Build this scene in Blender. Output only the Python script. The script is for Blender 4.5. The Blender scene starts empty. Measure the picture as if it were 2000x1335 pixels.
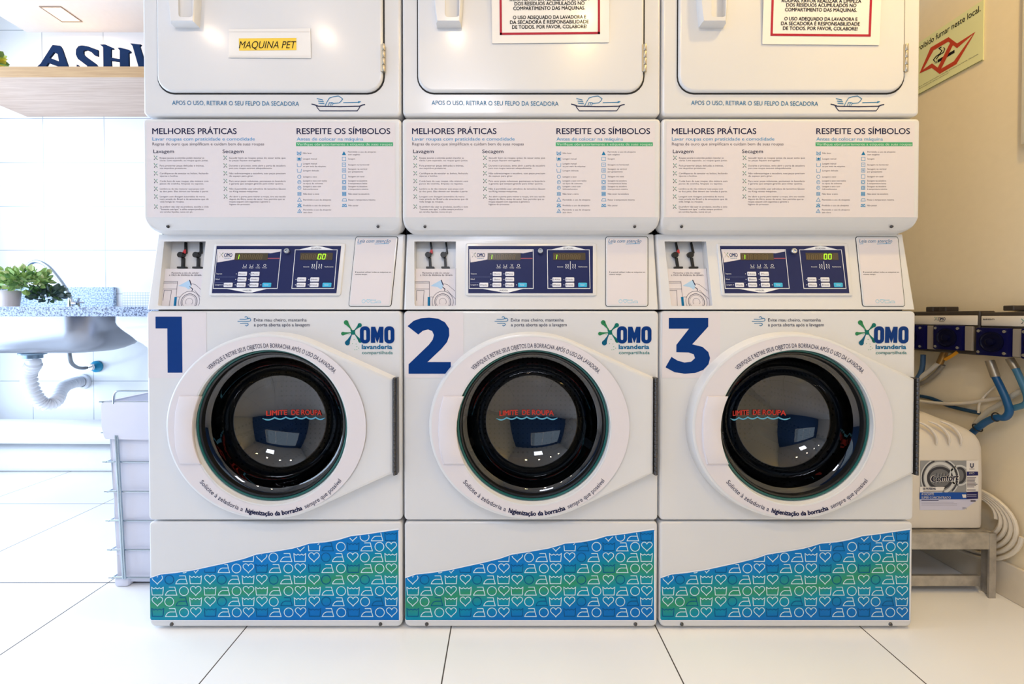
import bpy, bmesh, math, random
from mathutils import Vector, Matrix
random.seed(7)
PI = math.pi
SC = bpy.context.scene
COL = SC.collection

# ------------------------------------------------------------------ camera
F, CX, CY, PITCH, CAM_H = 806.0, 984.0, 629.0, 0.011, 0.845
cam_data = bpy.data.cameras.new('camera')
cam = bpy.data.objects.new('camera', cam_data)
COL.objects.link(cam)
cam_data.sensor_fit = 'HORIZONTAL'
cam_data.sensor_width = 36.0
cam_data.lens = F / 2000 * 36
cam_data.shift_x = (1000 - CX) / 2000
cam_data.shift_y = -(667.5 - CY) / 2000
cam_data.clip_start = 0.02
cam.location = (0, 0, CAM_H)
cam.rotation_euler = (PI / 2 - PITCH, 0, 0)
SC.camera = cam

# ------------------------------------------------------------------ view, world, light
SC.view_settings.view_transform = 'Standard'
SC.view_settings.look = 'None'
SC.view_settings.gamma = 1
SC.view_settings.exposure = -0.34
SC.view_settings.use_curve_mapping = False
world = bpy.data.worlds.new('sky')
SC.world = world
world.use_nodes = True
bg = world.node_tree.nodes['Background']
bg.inputs[0].default_value = (0.62, 0.8, 1.0, 1)
bg.inputs[1].default_value = 1.15

def area(name, loc, rot, sx, sy, power, color, shape='RECTANGLE', spread=PI):
    d = bpy.data.lights.new(name, 'AREA')
    d.shape = shape
    d.size = sx
    d.size_y = sy
    d.energy = power
    d.color = color
    d.spread = spread
    o = bpy.data.objects.new(name, d)
    o.location = loc
    o.rotation_euler = rot
    COL.objects.link(o)
    return o

# daylight through the left window and through the glazed front behind the camera, warm ceiling lights, an added rear fill panel
CEIL_Z = 2.4535
LIGHT = {'window': (84, (0.62, 0.78, 1.0)), 'shopfront': (5, (0.55, 0.76, 1.0)), 'spots_left': (3.3, (1.0, 0.74, 0.52)),
         'spots_right': (9.8, (1.0, 0.67, 0.2)), 'panel': (2.6, (1.0, 0.72, 0.42)), 'rear_fill': (24, (0.74, 0.8, 0.95))}
area('window_daylight', (-2.95, 1.2, 1.2), (0, -PI / 2, 0), 2.1, 1.8, *LIGHT['window'])
area('shopfront_daylight', (-1.15, -1.97, 1.6), (PI / 2, 0, 0), 2.2, 1.15, *LIGHT['shopfront'])
DOWNLIGHTS = [(-1.64, -0.15), (-1.0, -0.15), (-0.27, -0.15), (0.45, -0.15), (1.08, 0.68)]  # last one is unseen, added to light the right wall
for (lx, ly), w_ in zip(DOWNLIGHTS, (1, 1, 1.2, 0.95, 1.25)):
    pw, colr = LIGHT['spots_left' if lx < 0 else 'spots_right']
    area('downlight_glow', (lx, ly, CEIL_Z - 0.02), (0, 0, 0), 0.085, 0.085, pw * w_, colr, 'DISK')
area('panel_light_glow', (-2.345, 2.205, CEIL_Z - 0.02), (0, 0, 0), 0.08, 0.08, *LIGHT['panel'])
area('rear_fill_glow', (-0.3, -1.0, CEIL_Z - 0.02), (0, 0, 0), 0.55, 0.55, *LIGHT['rear_fill'])  # fill from an added overhead panel, brightens the floor

# ------------------------------------------------------------------ measuring helpers (photo pixel -> place in the room)
def ray(px, py):
    x = (px - CX) / F
    u = (CY - py) / F
    c, s = math.cos(PITCH), math.sin(PITCH)
    return Vector((x, c + s * u, -s + c * u))
CAMP = Vector((0, 0, CAM_H))
def PY(px, py, Y):
    d = ray(px, py)
    return CAMP + d * (Y / d.y)
def PX(px, py, X):
    d = ray(px, py)
    return CAMP + d * (X / d.x)
def PZ(px, py, Z):
    d = ray(px, py)
    return CAMP + d * ((Z - CAM_H) / d.z)
def PP(px, py, p0, n):
    d = ray(px, py)
    return CAMP + d * ((p0 - CAMP).dot(n) / d.dot(n))

# ------------------------------------------------------------------ materials
def lin(c):
    return tuple((v / 12.92 if v <= 0.04045 else ((v + 0.055) / 1.055) ** 2.4) for v in c)
def rgb(r, g, b):
    return lin((r / 255, g / 255, b / 255))
_M = {}
def M(name, col=None, rough=0.5, metal=0.0, emit=0.0, coat=0.0, spec=0.5, trans=0.0, bump=0.0, bscale=200):
    if name in _M:
        return _M[name]
    m = bpy.data.materials.new(name)
    m.use_nodes = True
    b = m.node_tree.nodes['Principled BSDF']
    c = rgb(*col)
    if 'print' in name or name.startswith(('symbol', 'logo', 'label', 'control', 'pump')):
        spec = 0.12
    b.inputs['Base Color'].default_value = (*c, 1)
    b.inputs['Roughness'].default_value = rough
    b.inputs['Metallic'].default_value = metal
    b.inputs['Specular IOR Level'].default_value = spec
    b.inputs['Coat Weight'].default_value = coat
    b.inputs['Coat Roughness'].default_value = 0.13
    b.inputs['Transmission Weight'].default_value = trans
    if emit:
        b.inputs['Emission Color'].default_value = (*c, 1)
        b.inputs['Emission Strength'].default_value = emit
    if bump:
        N = m.node_tree.nodes
        tc = N.new('ShaderNodeTexCoord')
        nz = N.new('ShaderNodeTexNoise')
        nz.inputs['Scale'].default_value = bscale
        bp = N.new('ShaderNodeBump')
        bp.inputs['Strength'].default_value = bump
        bp.inputs['Distance'].default_value = 0.002
        lk = m.node_tree.links
        lk.new(tc.outputs['Object'], nz.inputs['Vector'])
        lk.new(nz.outputs['Fac'], bp.inputs['Height'])
        lk.new(bp.outputs['Normal'], b.inputs['Normal'])
    _M[name] = m
    return m

class NT:
    """tiny node builder"""
    def __init__(s, name, rough=0.4, spec=0.5):
        s.m = bpy.data.materials.new(name)
        s.m.use_nodes = True
        s.t = s.m.node_tree
        s.b = s.t.nodes['Principled BSDF']
        s.b.inputs['Roughness'].default_value = rough
        s.b.inputs['Specular IOR Level'].default_value = spec
        tc = s.t.nodes.new('ShaderNodeTexCoord')
        s.obj = tc.outputs['Object']
        sep = s.t.nodes.new('ShaderNodeSeparateXYZ')
        s.t.links.new(s.obj, sep.inputs[0])
        s.x, s.y, s.z = sep.outputs
    def put(s, sock, v):
        if hasattr(v, 'links'):
            s.t.links.new(v, sock)
        else:
            sock.default_value = v
    def math(s, op, a, b=0.0, c=0.0):
        n = s.t.nodes.new('ShaderNodeMath')
        n.operation = op
        s.put(n.inputs[0], a)
        s.put(n.inputs[1], b)
        s.put(n.inputs[2], c)
        return n.outputs[0]
    def noise(s, scale, detail=3, vec=None, rough=0.5):
        n = s.t.nodes.new('ShaderNodeTexNoise')
        n.inputs['Scale'].default_value = scale
        n.inputs['Detail'].default_value = detail
        n.inputs['Roughness'].default_value = rough
        s.t.links.new(vec or s.obj, n.inputs['Vector'])
        return n.outputs['Fac']
    def mapping(s, scale, rot=(0, 0, 0)):
        n = s.t.nodes.new('ShaderNodeMapping')
        n.inputs['Scale'].default_value = scale
        n.inputs['Rotation'].default_value = rot
        s.t.links.new(s.obj, n.inputs['Vector'])
        return n.outputs[0]
    def ramp(s, fac, stops):
        n = s.t.nodes.new('ShaderNodeValToRGB')
        e = n.color_ramp.elements
        while len(e) < len(stops):
            e.new(0.5)
        for i, (p, c) in enumerate(stops):
            e[i].position = p
            e[i].color = (*c, 1)
        s.t.links.new(fac, n.inputs[0])
        return n.outputs[0]
    def mix(s, fac, a, b):
        n = s.t.nodes.new('ShaderNodeMix')
        n.data_type = 'RGBA'
        s.put(n.inputs[0], fac)
        s.put(n.inputs[6], a if hasattr(a, 'links') else (*a, 1))
        s.put(n.inputs[7], b if hasattr(b, 'links') else (*b, 1))
        return n.outputs[2]
    def color(s, c):
        s.put(s.b.inputs['Base Color'], c)
        return s
    def bump(s, h, strength=0.2, dist=0.002):
        n = s.t.nodes.new('ShaderNodeBump')
        n.inputs['Strength'].default_value = strength
        n.inputs['Distance'].default_value = dist
        s.t.links.new(h, n.inputs['Height'])
        s.t.links.new(n.outputs['Normal'], s.b.inputs['Normal'])
        return s
    def gridline(s, coord, off, step, half):
        a = s.math('SUBTRACT', coord, off)
        a = s.math('DIVIDE', a, step)
        a = s.math('ADD', a, 0.5)
        a = s.math('FRACT', a)
        a = s.math('SUBTRACT', a, 0.5)
        a = s.math('ABSOLUTE', a)
        return s.math('LESS_THAN', a, half / step)

WHITE = M('machine_enamel', (220, 220, 221), 0.3, coat=0.35)
STICK = M('printed_film', (223, 217, 220), 0.38)
PAPER = M('paper', (240, 236, 230), 0.45, coat=0.3)
NAVY = M('navy_print', (4, 52, 120), 0.45)
DNAVY = M('dark_navy_print', (18, 24, 66), 0.45)
LBLUE = M('light_blue_print', (46, 150, 205), 0.45)
MBLUE = M('mid_blue_print', (24, 118, 168), 0.45)
GREENP = M('green_print', (70, 165, 115), 0.45)
PALEP = M('pale_print', (205, 232, 214), 0.45)
GREYP = M('grey_print', (92, 84, 96), 0.5)
BLACKP = M('black_print', (28, 24, 26), 0.5)
TEALP = M('teal_print', (22, 140, 140), 0.45)
LOGOG = M('logo_green', (50, 130, 84), 0.45)
REDP = M('red_print', (232, 74, 60), 0.45)
CYANP = M('cyan_print', (120, 200, 225), 0.45)
MAROON = M('maroon_print', (176, 44, 62), 0.45)
YELLOW = M('yellow_highlight', (248, 208, 60), 0.5)
WHITEP = M('white_print', (238, 240, 244), 0.45)
DARKGAP = M('dark_gap', (30, 28, 28), 0.8)
RUBBER = M('black_rubber', (18, 18, 18), 0.35)
TEALR = M('teal_gasket', (30, 92, 88), 0.25)
CHROME = M('chrome', (205, 208, 212), 0.15, 1.0)
STEEL = M('brushed_steel', (150, 152, 160), 0.3, 1.0)
DSTEEL = M('dark_steel', (92, 90, 90), 0.35, 1.0)
PLASTICB = M('black_plastic', (20, 20, 22), 0.4)
PANELB = M('control_navy', (42, 48, 90), 0.3)
BUTTON = M('button_white', (228, 230, 240), 0.35)
BUTTONB = M('button_cyan', (54, 178, 222), 0.35)
LCD = M('display_dark', (72, 62, 44), 0.25)
LCDG = M('display_ghost', (112, 92, 54), 0.3)
GLOWG = M('display_digits', (170, 255, 40), 0.4, emit=0.9)
BRASS = M('aged_brass', (186, 176, 156), 0.35, 0.7)

def glass_material():
    m = bpy.data.materials.new('door_glass')
    m.use_nodes = True
    t = m.node_tree
    t.nodes.remove(t.nodes['Principled BSDF'])
    out = t.nodes['Material Output']
    tr = t.nodes.new('ShaderNodeBsdfTransparent')
    tr.inputs[0].default_value = (0.42, 0.42, 0.44, 1)
    gl = t.nodes.new('ShaderNodeBsdfGlossy')
    gl.inputs['Color'].default_value = (0.9, 0.9, 0.92, 1)
    gl.inputs['Roughness'].default_value = 0.015
    fr = t.nodes.new('ShaderNodeFresnel')
    fr.inputs[0].default_value = 1.8
    mx = t.nodes.new('ShaderNodeMixShader')
    t.links.new(fr.outputs[0], mx.inputs[0])
    t.links.new(tr.outputs[0], mx.inputs[1])
    t.links.new(gl.outputs[0], mx.inputs[2])
    t.links.new(mx.outputs[0], out.inputs[0])
    return m
GLASS = glass_material()

def drum_material():
    n = NT('perforated_drum', 0.4)
    n.b.inputs['Metallic'].default_value = 0.9
    v = n.t.nodes.new('ShaderNodeTexVoronoi')
    v.inputs['Scale'].default_value = 55
    v.inputs['Randomness'].default_value = 0.0
    n.t.links.new(n.obj, v.inputs['Vector'])
    hole = n.math('LESS_THAN', v.outputs['Distance'], 0.22)
    n.color(n.mix(hole, rgb(70, 68, 68), rgb(8, 8, 8)))
    return n.m
DRUM = drum_material()

def toe_print_material():
    n = NT('laundry_symbol_film', 0.4, 0.15)
    # print colours: a diagonal green streak between blues, broken up softly
    t = n.math('SUBTRACT', n.z, n.math('MULTIPLY', n.x, 0.155))
    nz = n.noise(4.5, 1)
    t = n.math('ADD', t, n.math('MULTIPLY', n.math('SUBTRACT', nz, 0.5), 0.10))
    t = n.math('MULTIPLY', n.math('ADD', t, 0.0), 3.6)
    c = n.ramp(t, [(0.12, rgb(0, 112, 190)), (0.28, rgb(0, 142, 170)), (0.40, rgb(48, 146, 108)),
                   (0.53, rgb(0, 136, 160)), (0.66, rgb(0, 122, 196)), (0.9, rgb(0, 112, 192))])
    nz2 = n.noise(4.0, 2, n.mapping((1, 1, 2.2)))
    k = n.math('MULTIPLY', n.math('GREATER_THAN', nz2, 2.0), 0.0)
    n.color(c)
    return n.m
TOEFILM = toe_print_material()
TOE_L = M('symbol_line_light', (206, 232, 240), 0.4)
TOE_D = M('symbol_line_dark', (8, 88, 140), 0.4)

# ------------------------------------------------------------------ object helpers
_CACHE = {}
def tag(o, label=None, cat=None, group=None, kind=None):
    if label: o['label'] = label
    if cat: o['category'] = cat
    if group: o['group'] = group
    if kind: o['kind'] = kind
    return o
def empty(name, loc, label, cat, group=None):
    o = bpy.data.objects.new(name, None)
    o.empty_display_size = 0.05
    o.location = loc
    COL.objects.link(o)
    return tag(o, label, cat, group)
def link(name, me, parent=None, label=None):
    o = bpy.data.objects.new(name, me)
    COL.objects.link(o)
    if parent is not None:
        o.parent = parent
    if label:
        o['label'] = label
    return o
def finish(bm, name, mats, smooth=True, angle=35, recalc=True):
    if recalc:
        bmesh.ops.recalc_face_normals(bm, faces=bm.faces[:])
    me = bpy.data.meshes.new(name)
    bm.to_mesh(me)
    bm.free()
    for m in (mats if isinstance(mats, (list, tuple)) else [mats]):
        me.materials.append(m)
    if smooth:
        me.shade_smooth()
        me.set_sharp_from_angle(angle=math.radians(angle))
    return me
def part(name, parent, key, build, mats, smooth=True, label=None, angle=35, recalc=True):
    """a part whose mesh is built once and shared between repeats of the thing"""
    if key is None or key not in _CACHE:
        bm = bmesh.new()
        build(bm)
        me = finish(bm, name, mats, smooth, angle, recalc)
        if key is not None:
            _CACHE[key] = me
    else:
        me = _CACHE[key]
    return link(name, me, parent, label)

def face(bm, vs, mi=0):
    try:
        f = bm.faces.new(vs)
        f.material_index = mi
        return f
    except ValueError:
        return None
def box(bm, x0, x1, y0, y1, z0, z1, bev=0.0, seg=2, mi=0):
    vs = [bm.verts.new((x, y, z)) for x in (x0, x1) for y in (y0, y1) for z in (z0, z1)]
    fs = []
    for q in ((0, 1, 3, 2), (4, 6, 7, 5), (0, 4, 5, 1), (2, 3, 7, 6), (0, 2, 6, 4), (1, 5, 7, 3)):
        f = bm.faces.new([vs[i] for i in q])
        f.material_index = mi
        fs.append(f)
    if bev:
        bmesh.ops.recalc_face_normals(bm, faces=fs)
        es = list({e for f in fs for e in f.edges})
        bmesh.ops.bevel(bm, geom=es, offset=bev, segments=seg, profile=0.5, affect='EDGES')
    return vs
def loops(bm, rings, closed=True, cap0=False, cap1=False, mi=0):
    R = [[bm.verts.new(p) for p in r] for r in rings]
    n = len(R[0])
    for a, b in zip(R, R[1:]):
        for i in range(n if closed else n - 1):
            j = (i + 1) % n
            face(bm, (a[i], a[j], b[j], b[i]), mi)
    if cap0: face(bm, R[0][::-1], mi)
    if cap1: face(bm, R[-1], mi)
    return R
def rrect(x0, x1, z0, z1, r, seg=6, rb=None):
    rb = r if rb is None else rb
    pts = []
    for cx, cz, a0, rr in ((x1, z1, 0, r), (x0, z1, 90, r), (x0, z0, 180, rb), (x1, z0, 270, rb)):
        ccx = cx - rr if cx == x1 else cx + rr
        ccz = cz - rr if cz == z1 else cz + rr
        for k in range(seg + 1):
            a = math.radians(a0 + 90 * k / seg)
            pts.append((ccx + rr * math.cos(a), ccz + rr * math.sin(a)))
    return pts
def rpanel(bm, x0, x1, z0, z1, r, yf, yb, bev, rb=None, mi=0):
    """rounded panel facing -Y with a rolled front edge"""
    rings = []
    rbb = r if rb is None else rb
    def ring(d, y):
        return [(x, y, z) for x, z in rrect(x0 + d, x1 - d, z0 + d, z1 - d, max(r - d, 0.0005), 6, max(rbb - d, 0.0005))]
    rings.append(ring(0, yb))
    for k in range(5):
        a = PI / 2 * k / 4
        rings.append(ring(bev * (1 - math.cos(a)), yf + bev * (1 - math.sin(a))))
    rings.append(ring(bev + 0.0015, yf))
    loops(bm, rings, cap0=True, cap1=True, mi=mi)
def lathe_y(bm, prof, c=(0, 0), seg=64, cap0=False, cap1=False, mi=0):
    """profile of (radius, y) turned about a line through (c.x, c.z) along Y"""
    rings = [[(c[0] + r * math.cos(2 * PI * i / seg), y, c[1] + r * math.sin(2 * PI * i / seg)) for i in range(seg)] for r, y in prof]
    return loops(bm, rings, cap0=cap0, cap1=cap1, mi=mi)
def lathe_z(bm, prof, c=(0, 0), seg=32, cap0=False, cap1=False, mi=0):
    rings = [[(c[0] + r * math.cos(2 * PI * i / seg), c[1] + r * math.sin(2 * PI * i / seg), z) for i in range(seg)] for r, z in prof]
    return loops(bm, rings, cap0=cap0, cap1=cap1, mi=mi)
def spline(pts, n=8):
    pts = [Vector(p) for p in pts]
    if len(pts) < 3:
        return pts
    out = []
    P = [pts[0] * 2 - pts[1]] + pts + [pts[-1] * 2 - pts[-2]]
    for i in range(1, len(P) - 2):
        p0, p1, p2, p3 = P[i - 1:i + 3]
        for k in range(n):
            t = k / n
            out.append(0.5 * ((2 * p1) + (p2 - p0) * t + (2 * p0 - 5 * p1 + 4 * p2 - p3) * t * t + (3 * p1 - p0 - 3 * p2 + p3) * t ** 3))
    out.append(pts[-1])
    return out
def tube(bm, pts, r, seg=10, mi=0, caps=True):
    pts = [Vector(p) for p in pts]
    n = len(pts)
    rad = (lambda i: r) if not callable(r) else (lambda i: r(i / (n - 1)))
    tan = []
    for i in range(n):
        t = pts[min(i + 1, n - 1)] - pts[max(i - 1, 0)]
        tan.append(t.normalized() if t.length > 1e-9 else Vector((0, 0, 1)))
    up = Vector((0, 0, 1)) if abs(tan[0].z) < 0.9 else Vector((1, 0, 0))
    nrm = tan[0].cross(up).normalized()
    rings = []
    for i in range(n):
        nrm = (nrm - tan[i] * nrm.dot(tan[i])).normalized()
        bi = tan[i].cross(nrm)
        rings.append([pts[i] + (nrm * math.cos(2 * PI * k / seg) + bi * math.sin(2 * PI * k / seg)) * rad(i) for k in range(seg)])
    loops(bm, rings, cap0=caps, cap1=caps, mi=mi)
def fill_ring(bm, outer, inner, mi=0):
    """planar face with a hole"""
    vo = [bm.verts.new(p) for p in outer]
    vi = [bm.verts.new(p) for p in inner]
    es = [bm.edges.new((vo[i], vo[(i + 1) % len(vo)])) for i in range(len(vo))]
    es += [bm.edges.new((vi[i], vi[(i + 1) % len(vi)])) for i in range(len(vi))]
    r = bmesh.ops.triangle_fill(bm, edges=es, use_beauty=True, use_dissolve=False)
    for g in r['geom']:
        if isinstance(g, bmesh.types.BMFace):
            g.material_index = mi
    return vo, vi
def offset_poly(pts, d):
    """inset a counter-clockwise outline by d"""
    n = len(pts)
    out = []
    for i in range(n):
        a, b, c = Vector(pts[i - 1]), Vector(pts[i]), Vector(pts[(i + 1) % n])
        e1, e2 = (b - a).normalized(), (c - b).normalized()
        n1, n2 = Vector((-e1.y, e1.x)), Vector((-e2.y, e2.x))
        m = (n1 + n2)
        m = m / max(m.dot(n1), 0.3)
        out.append(tuple(b + m * d))
    return out
def hull(pts):
    pts = sorted(set(pts))
    def half(ps):
        h = []
        for p in ps:
            while len(h) > 1 and (h[-1][0] - h[-2][0]) * (p[1] - h[-2][1]) - (h[-1][1] - h[-2][1]) * (p[0] - h[-2][0]) <= 0:
                h.pop()
            h.append(p)
        return h
    a, b = half(pts), half(pts[::-1])
    return a[:-1] + b[:-1]

# ------------------------------------------------------------------ print and lettering
_TXT = {}
def text_geo(body, bold=0.0, res=4, space=1.0):
    k = (body, bold, res, space)
    if k not in _TXT:
        cu = bpy.data.curves.new('lettering', 'FONT')
        cu.body = body
        cu.size = 1
        cu.resolution_u = res
        cu.offset = bold
        cu.space_character = space
        cu.fill_mode = 'FRONT'
        ob = bpy.data.objects.new('lettering', cu)
        me = ob.to_mesh()
        vs = [(v.co.x, v.co.y) for v in me.vertices]
        fs = [tuple(p.vertices) for p in me.polygons]
        ob.to_mesh_clear()
        bpy.data.objects.remove(ob)
        bpy.data.curves.remove(cu)
        _TXT[k] = (vs, fs)
    return _TXT[k]
_h = text_geo('H')[0]
CAPH = max(v[1] for v in _h)

class Print:
    """flat ink on a surface; f(px, py, lift) gives the point on that surface"""
    def __init__(s, f, lift=0.0004, step=0.00022):
        s.f, s.lift, s.step = f, lift, step
        s.v, s.q, s.mi, s.mats = [], [], [], []
    def m(s, mat):
        if mat not in s.mats:
            s.mats.append(mat)
        return s.mats.index(mat)
    def _add(s, pts, faces, mat, layer):
        b = len(s.v)
        d = s.lift + layer * s.step
        s.v += [s.f(x, y, d) for x, y in pts]
        k = s.m(mat)
        for f in faces:
            s.q.append(tuple(b + i for i in f))
            s.mi.append(k)
        return s
    def poly(s, pts, mat, layer=0):
        return s._add(pts, [tuple(range(len(pts)))], mat, layer)
    def rect(s, x0, y0, x1, y1, mat, layer=0, r=0.0):
        if r:
            return s.poly(rrect(x0, x1, y0, y1, r, 4), mat, layer)
        return s.poly([(x0, y0), (x1, y0), (x1, y1), (x0, y1)], mat, layer)
    def ell(s, cx, cy, a, b, mat, layer=0, n=28):
        return s.poly([(cx + a * math.cos(2 * PI * i / n), cy + b * math.sin(2 * PI * i / n)) for i in range(n)], mat, layer)
    def ring(s, cx, cy, a, b, w, mat, layer=0, n=48):
        o = [(cx + a * math.cos(2 * PI * i / n), cy + b * math.sin(2 * PI * i / n)) for i in range(n)]
        i_ = [(cx + (a - w) * math.cos(2 * PI * i / n), cy + (b - w) * math.sin(2 * PI * i / n)) for i in range(n)]
        return s._add(o + i_, [(i, (i + 1) % n, n + (i + 1) % n, n + i) for i in range(n)], mat, layer)
    def stroke(s, pts, w, mat, layer=0, closed=False, taper=None):
        pts = [Vector(p) for p in pts]
        n = len(pts)
        L, R = [], []
        for i in range(n):
            if closed:
                a, c = pts[i - 1], pts[(i + 1) % n]
            else:
                a, c = pts[max(i - 1, 0)], pts[min(i + 1, n - 1)]
            b = pts[i]
            e1 = (b - a).normalized() if (b - a).length > 1e-9 else (c - b).normalized()
            e2 = (c - b).normalized() if (c - b).length > 1e-9 else e1
            n1, n2 = Vector((-e1.y, e1.x)), Vector((-e2.y, e2.x))
            m = n1 + n2
            m = m / max(m.dot(n1), 0.45)
            ww = w if taper is None else taper(i / max(n - 1, 1))
            L.append(tuple(b + m * ww / 2))
            R.append(tuple(b - m * ww / 2))
        k = n if closed else n - 1
        return s._add(L + R, [(i, (i + 1) % n, n + (i + 1) % n, n + i) for i in range(k)], mat, layer)
    def text(s, body, x0, x1, yb, cap, mat, layer=1, bold=0.0, shear=0.0, res=3, slope=0.0, bend=None, space=1.0, w=None):
        """fit lettering between x0 and x1 (x1=None keeps its natural width times w), baseline yb, capital height cap"""
        if bold:
            d = bold * cap * 0.55
            for dx, dy in ((-d, 0), (d, 0), (0, d * .7), (0, -d * .7)):
                bb = (lambda X, Y, W, dx=dx, dy=dy: bend(X + dx, Y + dy, W)) if bend else None
                s.text(body, x0 + dx, x1 + dx if x1 is not None else None, yb + dy, cap, mat, layer, 0.0, shear, res, slope, bb, space, w)
            return s
        vs, fs = text_geo(body, bold, res, space)
        if not vs:
            return s
        mn, mx = min(v[0] for v in vs), max(v[0] for v in vs)
        sy = cap / CAPH
        sx = (x1 - x0) / (mx - mn) if x1 is not None else sy * (w or 1.0)
        out = []
        for (u, v) in vs:
            X = (u - mn) * sx + shear * v * sy
            Y = v * sy
            if bend:
                out.append(bend(X, Y, (mx - mn) * sx))
            else:
                out.append((x0 + X, yb - Y + slope * X))
        return s._add(out, fs, mat, layer)
    def mesh(s, name):
        me = bpy.data.meshes.new(name)
        me.from_pydata([tuple(v) for v in s.v], [], s.q)
        for m in s.mats:
            me.materials.append(m)
        me.polygons.foreach_set('material_index', s.mi)
        me.update()
        return me
def printed(name, parent, key, f, draw, label=None, lift=0.0004):
    if key is None or key not in _CACHE:
        p = Print(f, lift)
        draw(p)
        me = p.mesh(name)
        if key is not None:
            _CACHE[key] = me
    else:
        me = _CACHE[key]
    return link(name, me, parent, label)
def plate(bm, f, pts, d0, d1, bev=0.0, bpx=0.0, mi=0):
    """solid plate standing on a surface, outline in photo pixels (clockwise on screen)"""
    rings = [[f(x, y, d0) for x, y in pts], [f(x, y, d1 - bev) for x, y in pts]]
    if bpx:
        ins = offset_poly(pts, bpx)
        mid = offset_poly(pts, bpx * 0.3)
        rings.append([f(x, y, d1 - bev * 0.3) for x, y in mid])
        rings.append([f(x, y, d1) for x, y in ins])
    loops(bm, rings, cap0=True, cap1=True, mi=mi)
def prect(x0, x1, y0, y1, r):
    return rrect(x0, x1, y0, y1, r, 5)

# ------------------------------------------------------------------ the room
XL, XR, YB, YFRONT, ZC = -2.98, 1.525, 2.345, -2.05, CEIL_Z
def floor_material():
    n = NT('floor_tile', 0.16)
    gx = n.gridline(n.x, -0.1440, 0.5596, 0.0016)
    gy = n.gridline(n.y, 1.3086, 0.5593, 0.0016)
    g = n.math('MAXIMUM', gx, gy)
    nz = n.noise(3.0, 2)
    c = n.ramp(nz, [(0.3, rgb(245, 244, 243)), (0.7, rgb(249, 248, 247))])
    n.color(n.mix(g, c, rgb(70, 62, 54)))
    n.put(n.b.inputs['Roughness'], n.math('ADD', n.math('MULTIPLY', g, 0.5), 0.2))
    return n.m
def wall_tile_material():
    n = NT('wall_tile', 0.22)
    up = n.math('GREATER_THAN', n.z, 0.80)
    off = n.math('ADD', n.math('MULTIPLY', up, 0.075), -2.335)
    gx = n.gridline(n.x, off, 0.3455, 0.0018)
    gz = n.gridline(n.z, 1.475, 0.2475, 0.0018)
    g = n.math('MAXIMUM', gx, gz)
    n.color(n.mix(g, rgb(240, 240, 240), rgb(168, 172, 178)))
    return n.m
def painted(name, c, rough=0.7):
    n = NT(name, rough, 0.3)
    nz = n.noise(40, 4)
    n.color(n.mix(nz, rgb(*c), rgb(*[max(0, v - 6) for v in c])))
    n.bump(nz, 0.08, 0.002)
    return n.m
def struct(name, build, mat, smooth=False, parent=None):
    bm = bmesh.new()
    build(bm)
    o = link(name, finish(bm, name, mat, smooth), parent)
    if parent is None:
        o['kind'] = 'structure'
    return o
WALLC = painted('warm_white_wall', (247, 232, 200))
WALLW = painted('white_wall', (240, 240, 240))
CEILM = painted('ceiling_paint', (246, 238, 230))
FLOORM = floor_material()
struct('floor', lambda bm: box(bm, XL, XR, YFRONT, YB, -0.05, 0.0), FLOORM)
struct('ceiling', lambda bm: box(bm, -2.69, XR, YFRONT, YB, ZC, ZC + 0.05), CEILM)
struct('ceiling_left', lambda bm: box(bm, XL, -2.69, YFRONT, YB, ZC + 0.12, ZC + 0.17), WALLW)
struct('wall_back', lambda bm: box(bm, XL, XR, YB, YB + 0.1, -0.05, ZC + 0.17), wall_tile_material())
struct('wall_right', lambda bm: box(bm, XR, XR + 0.1, YFRONT, YB, -0.05, ZC + 0.05), WALLC)
def wall_left(bm):
    y0, y1, z0, z1 = 0.3, 2.15, 0.12, 2.28
    x0, x1 = XL - 0.1, XL
    box(bm, x0, x1, YFRONT, y0, -0.05, ZC + 0.17)
    box(bm, x0, x1, y1, YB, -0.05, ZC + 0.17)
    box(bm, x0, x1, y0, y1, -0.05, z0)
    box(bm, x0, x1, y0, y1, z1, ZC + 0.05)
struct('wall_left', wall_left, WALLW)
ALU = M('white_aluminium', (228, 230, 232), 0.35, 0.3)
def win(bm):
    x0, x1 = XL - 0.07, XL - 0.02
    y0, y1, z0, z1 = 0.3, 2.15, 0.12, 2.28
    for a, b, c, d in ((y0, y1, z0, z0 + 0.05), (y0, y1, z1 - 0.05, z1), (y0, y0 + 0.05, z0 + 0.05, z1 - 0.05),
                       (y1 - 0.05, y1, z0 + 0.05, z1 - 0.05), (1.2, 1.25, z0 + 0.05, z1 - 0.05)):
        box(bm, x0, x1, a, b, c, d)
struct('window_1', win, ALU)
def wall_front(bm):
    x0, x1, z1 = -2.3, 0.2, 2.2
    y0, y1 = YFRONT - 0.1, YFRONT
    box(bm, XL, x0, y0, y1, -0.05, ZC + 0.17)
    box(bm, x1, XR, y0, y1, -0.05, ZC + 0.17)
    box(bm, x0, x1, y0, y1, z1, ZC + 0.17)
    box(bm, x0, x1, y0, y1, -0.05, 1.0)
struct('wall_front', wall_front, painted('blue_band_wall', (58, 96, 150)))
def win2(bm):
    y0, y1 = YFRONT - 0.07, YFRONT - 0.02
    for a, b, c, d in ((-2.3, 0.2, 1.0, 1.05), (-2.3, 0.2, 2.15, 2.2), (-2.3, -2.25, 1.05, 2.15), (0.15, 0.2, 1.05, 2.15),
                       (-1.5, -1.44, 1.05, 2.15), (-0.66, -0.6, 1.05, 2.15)):
        box(bm, a, b, y0, y1, c, d)
struct('window_2', win2, ALU)
struct('baseboard_right', lambda bm: box(bm, XR - 0.012, XR, YFRONT, YB, 0, 0.108, 0.003), painted('baseboard_paint', (232, 220, 198)))
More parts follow.
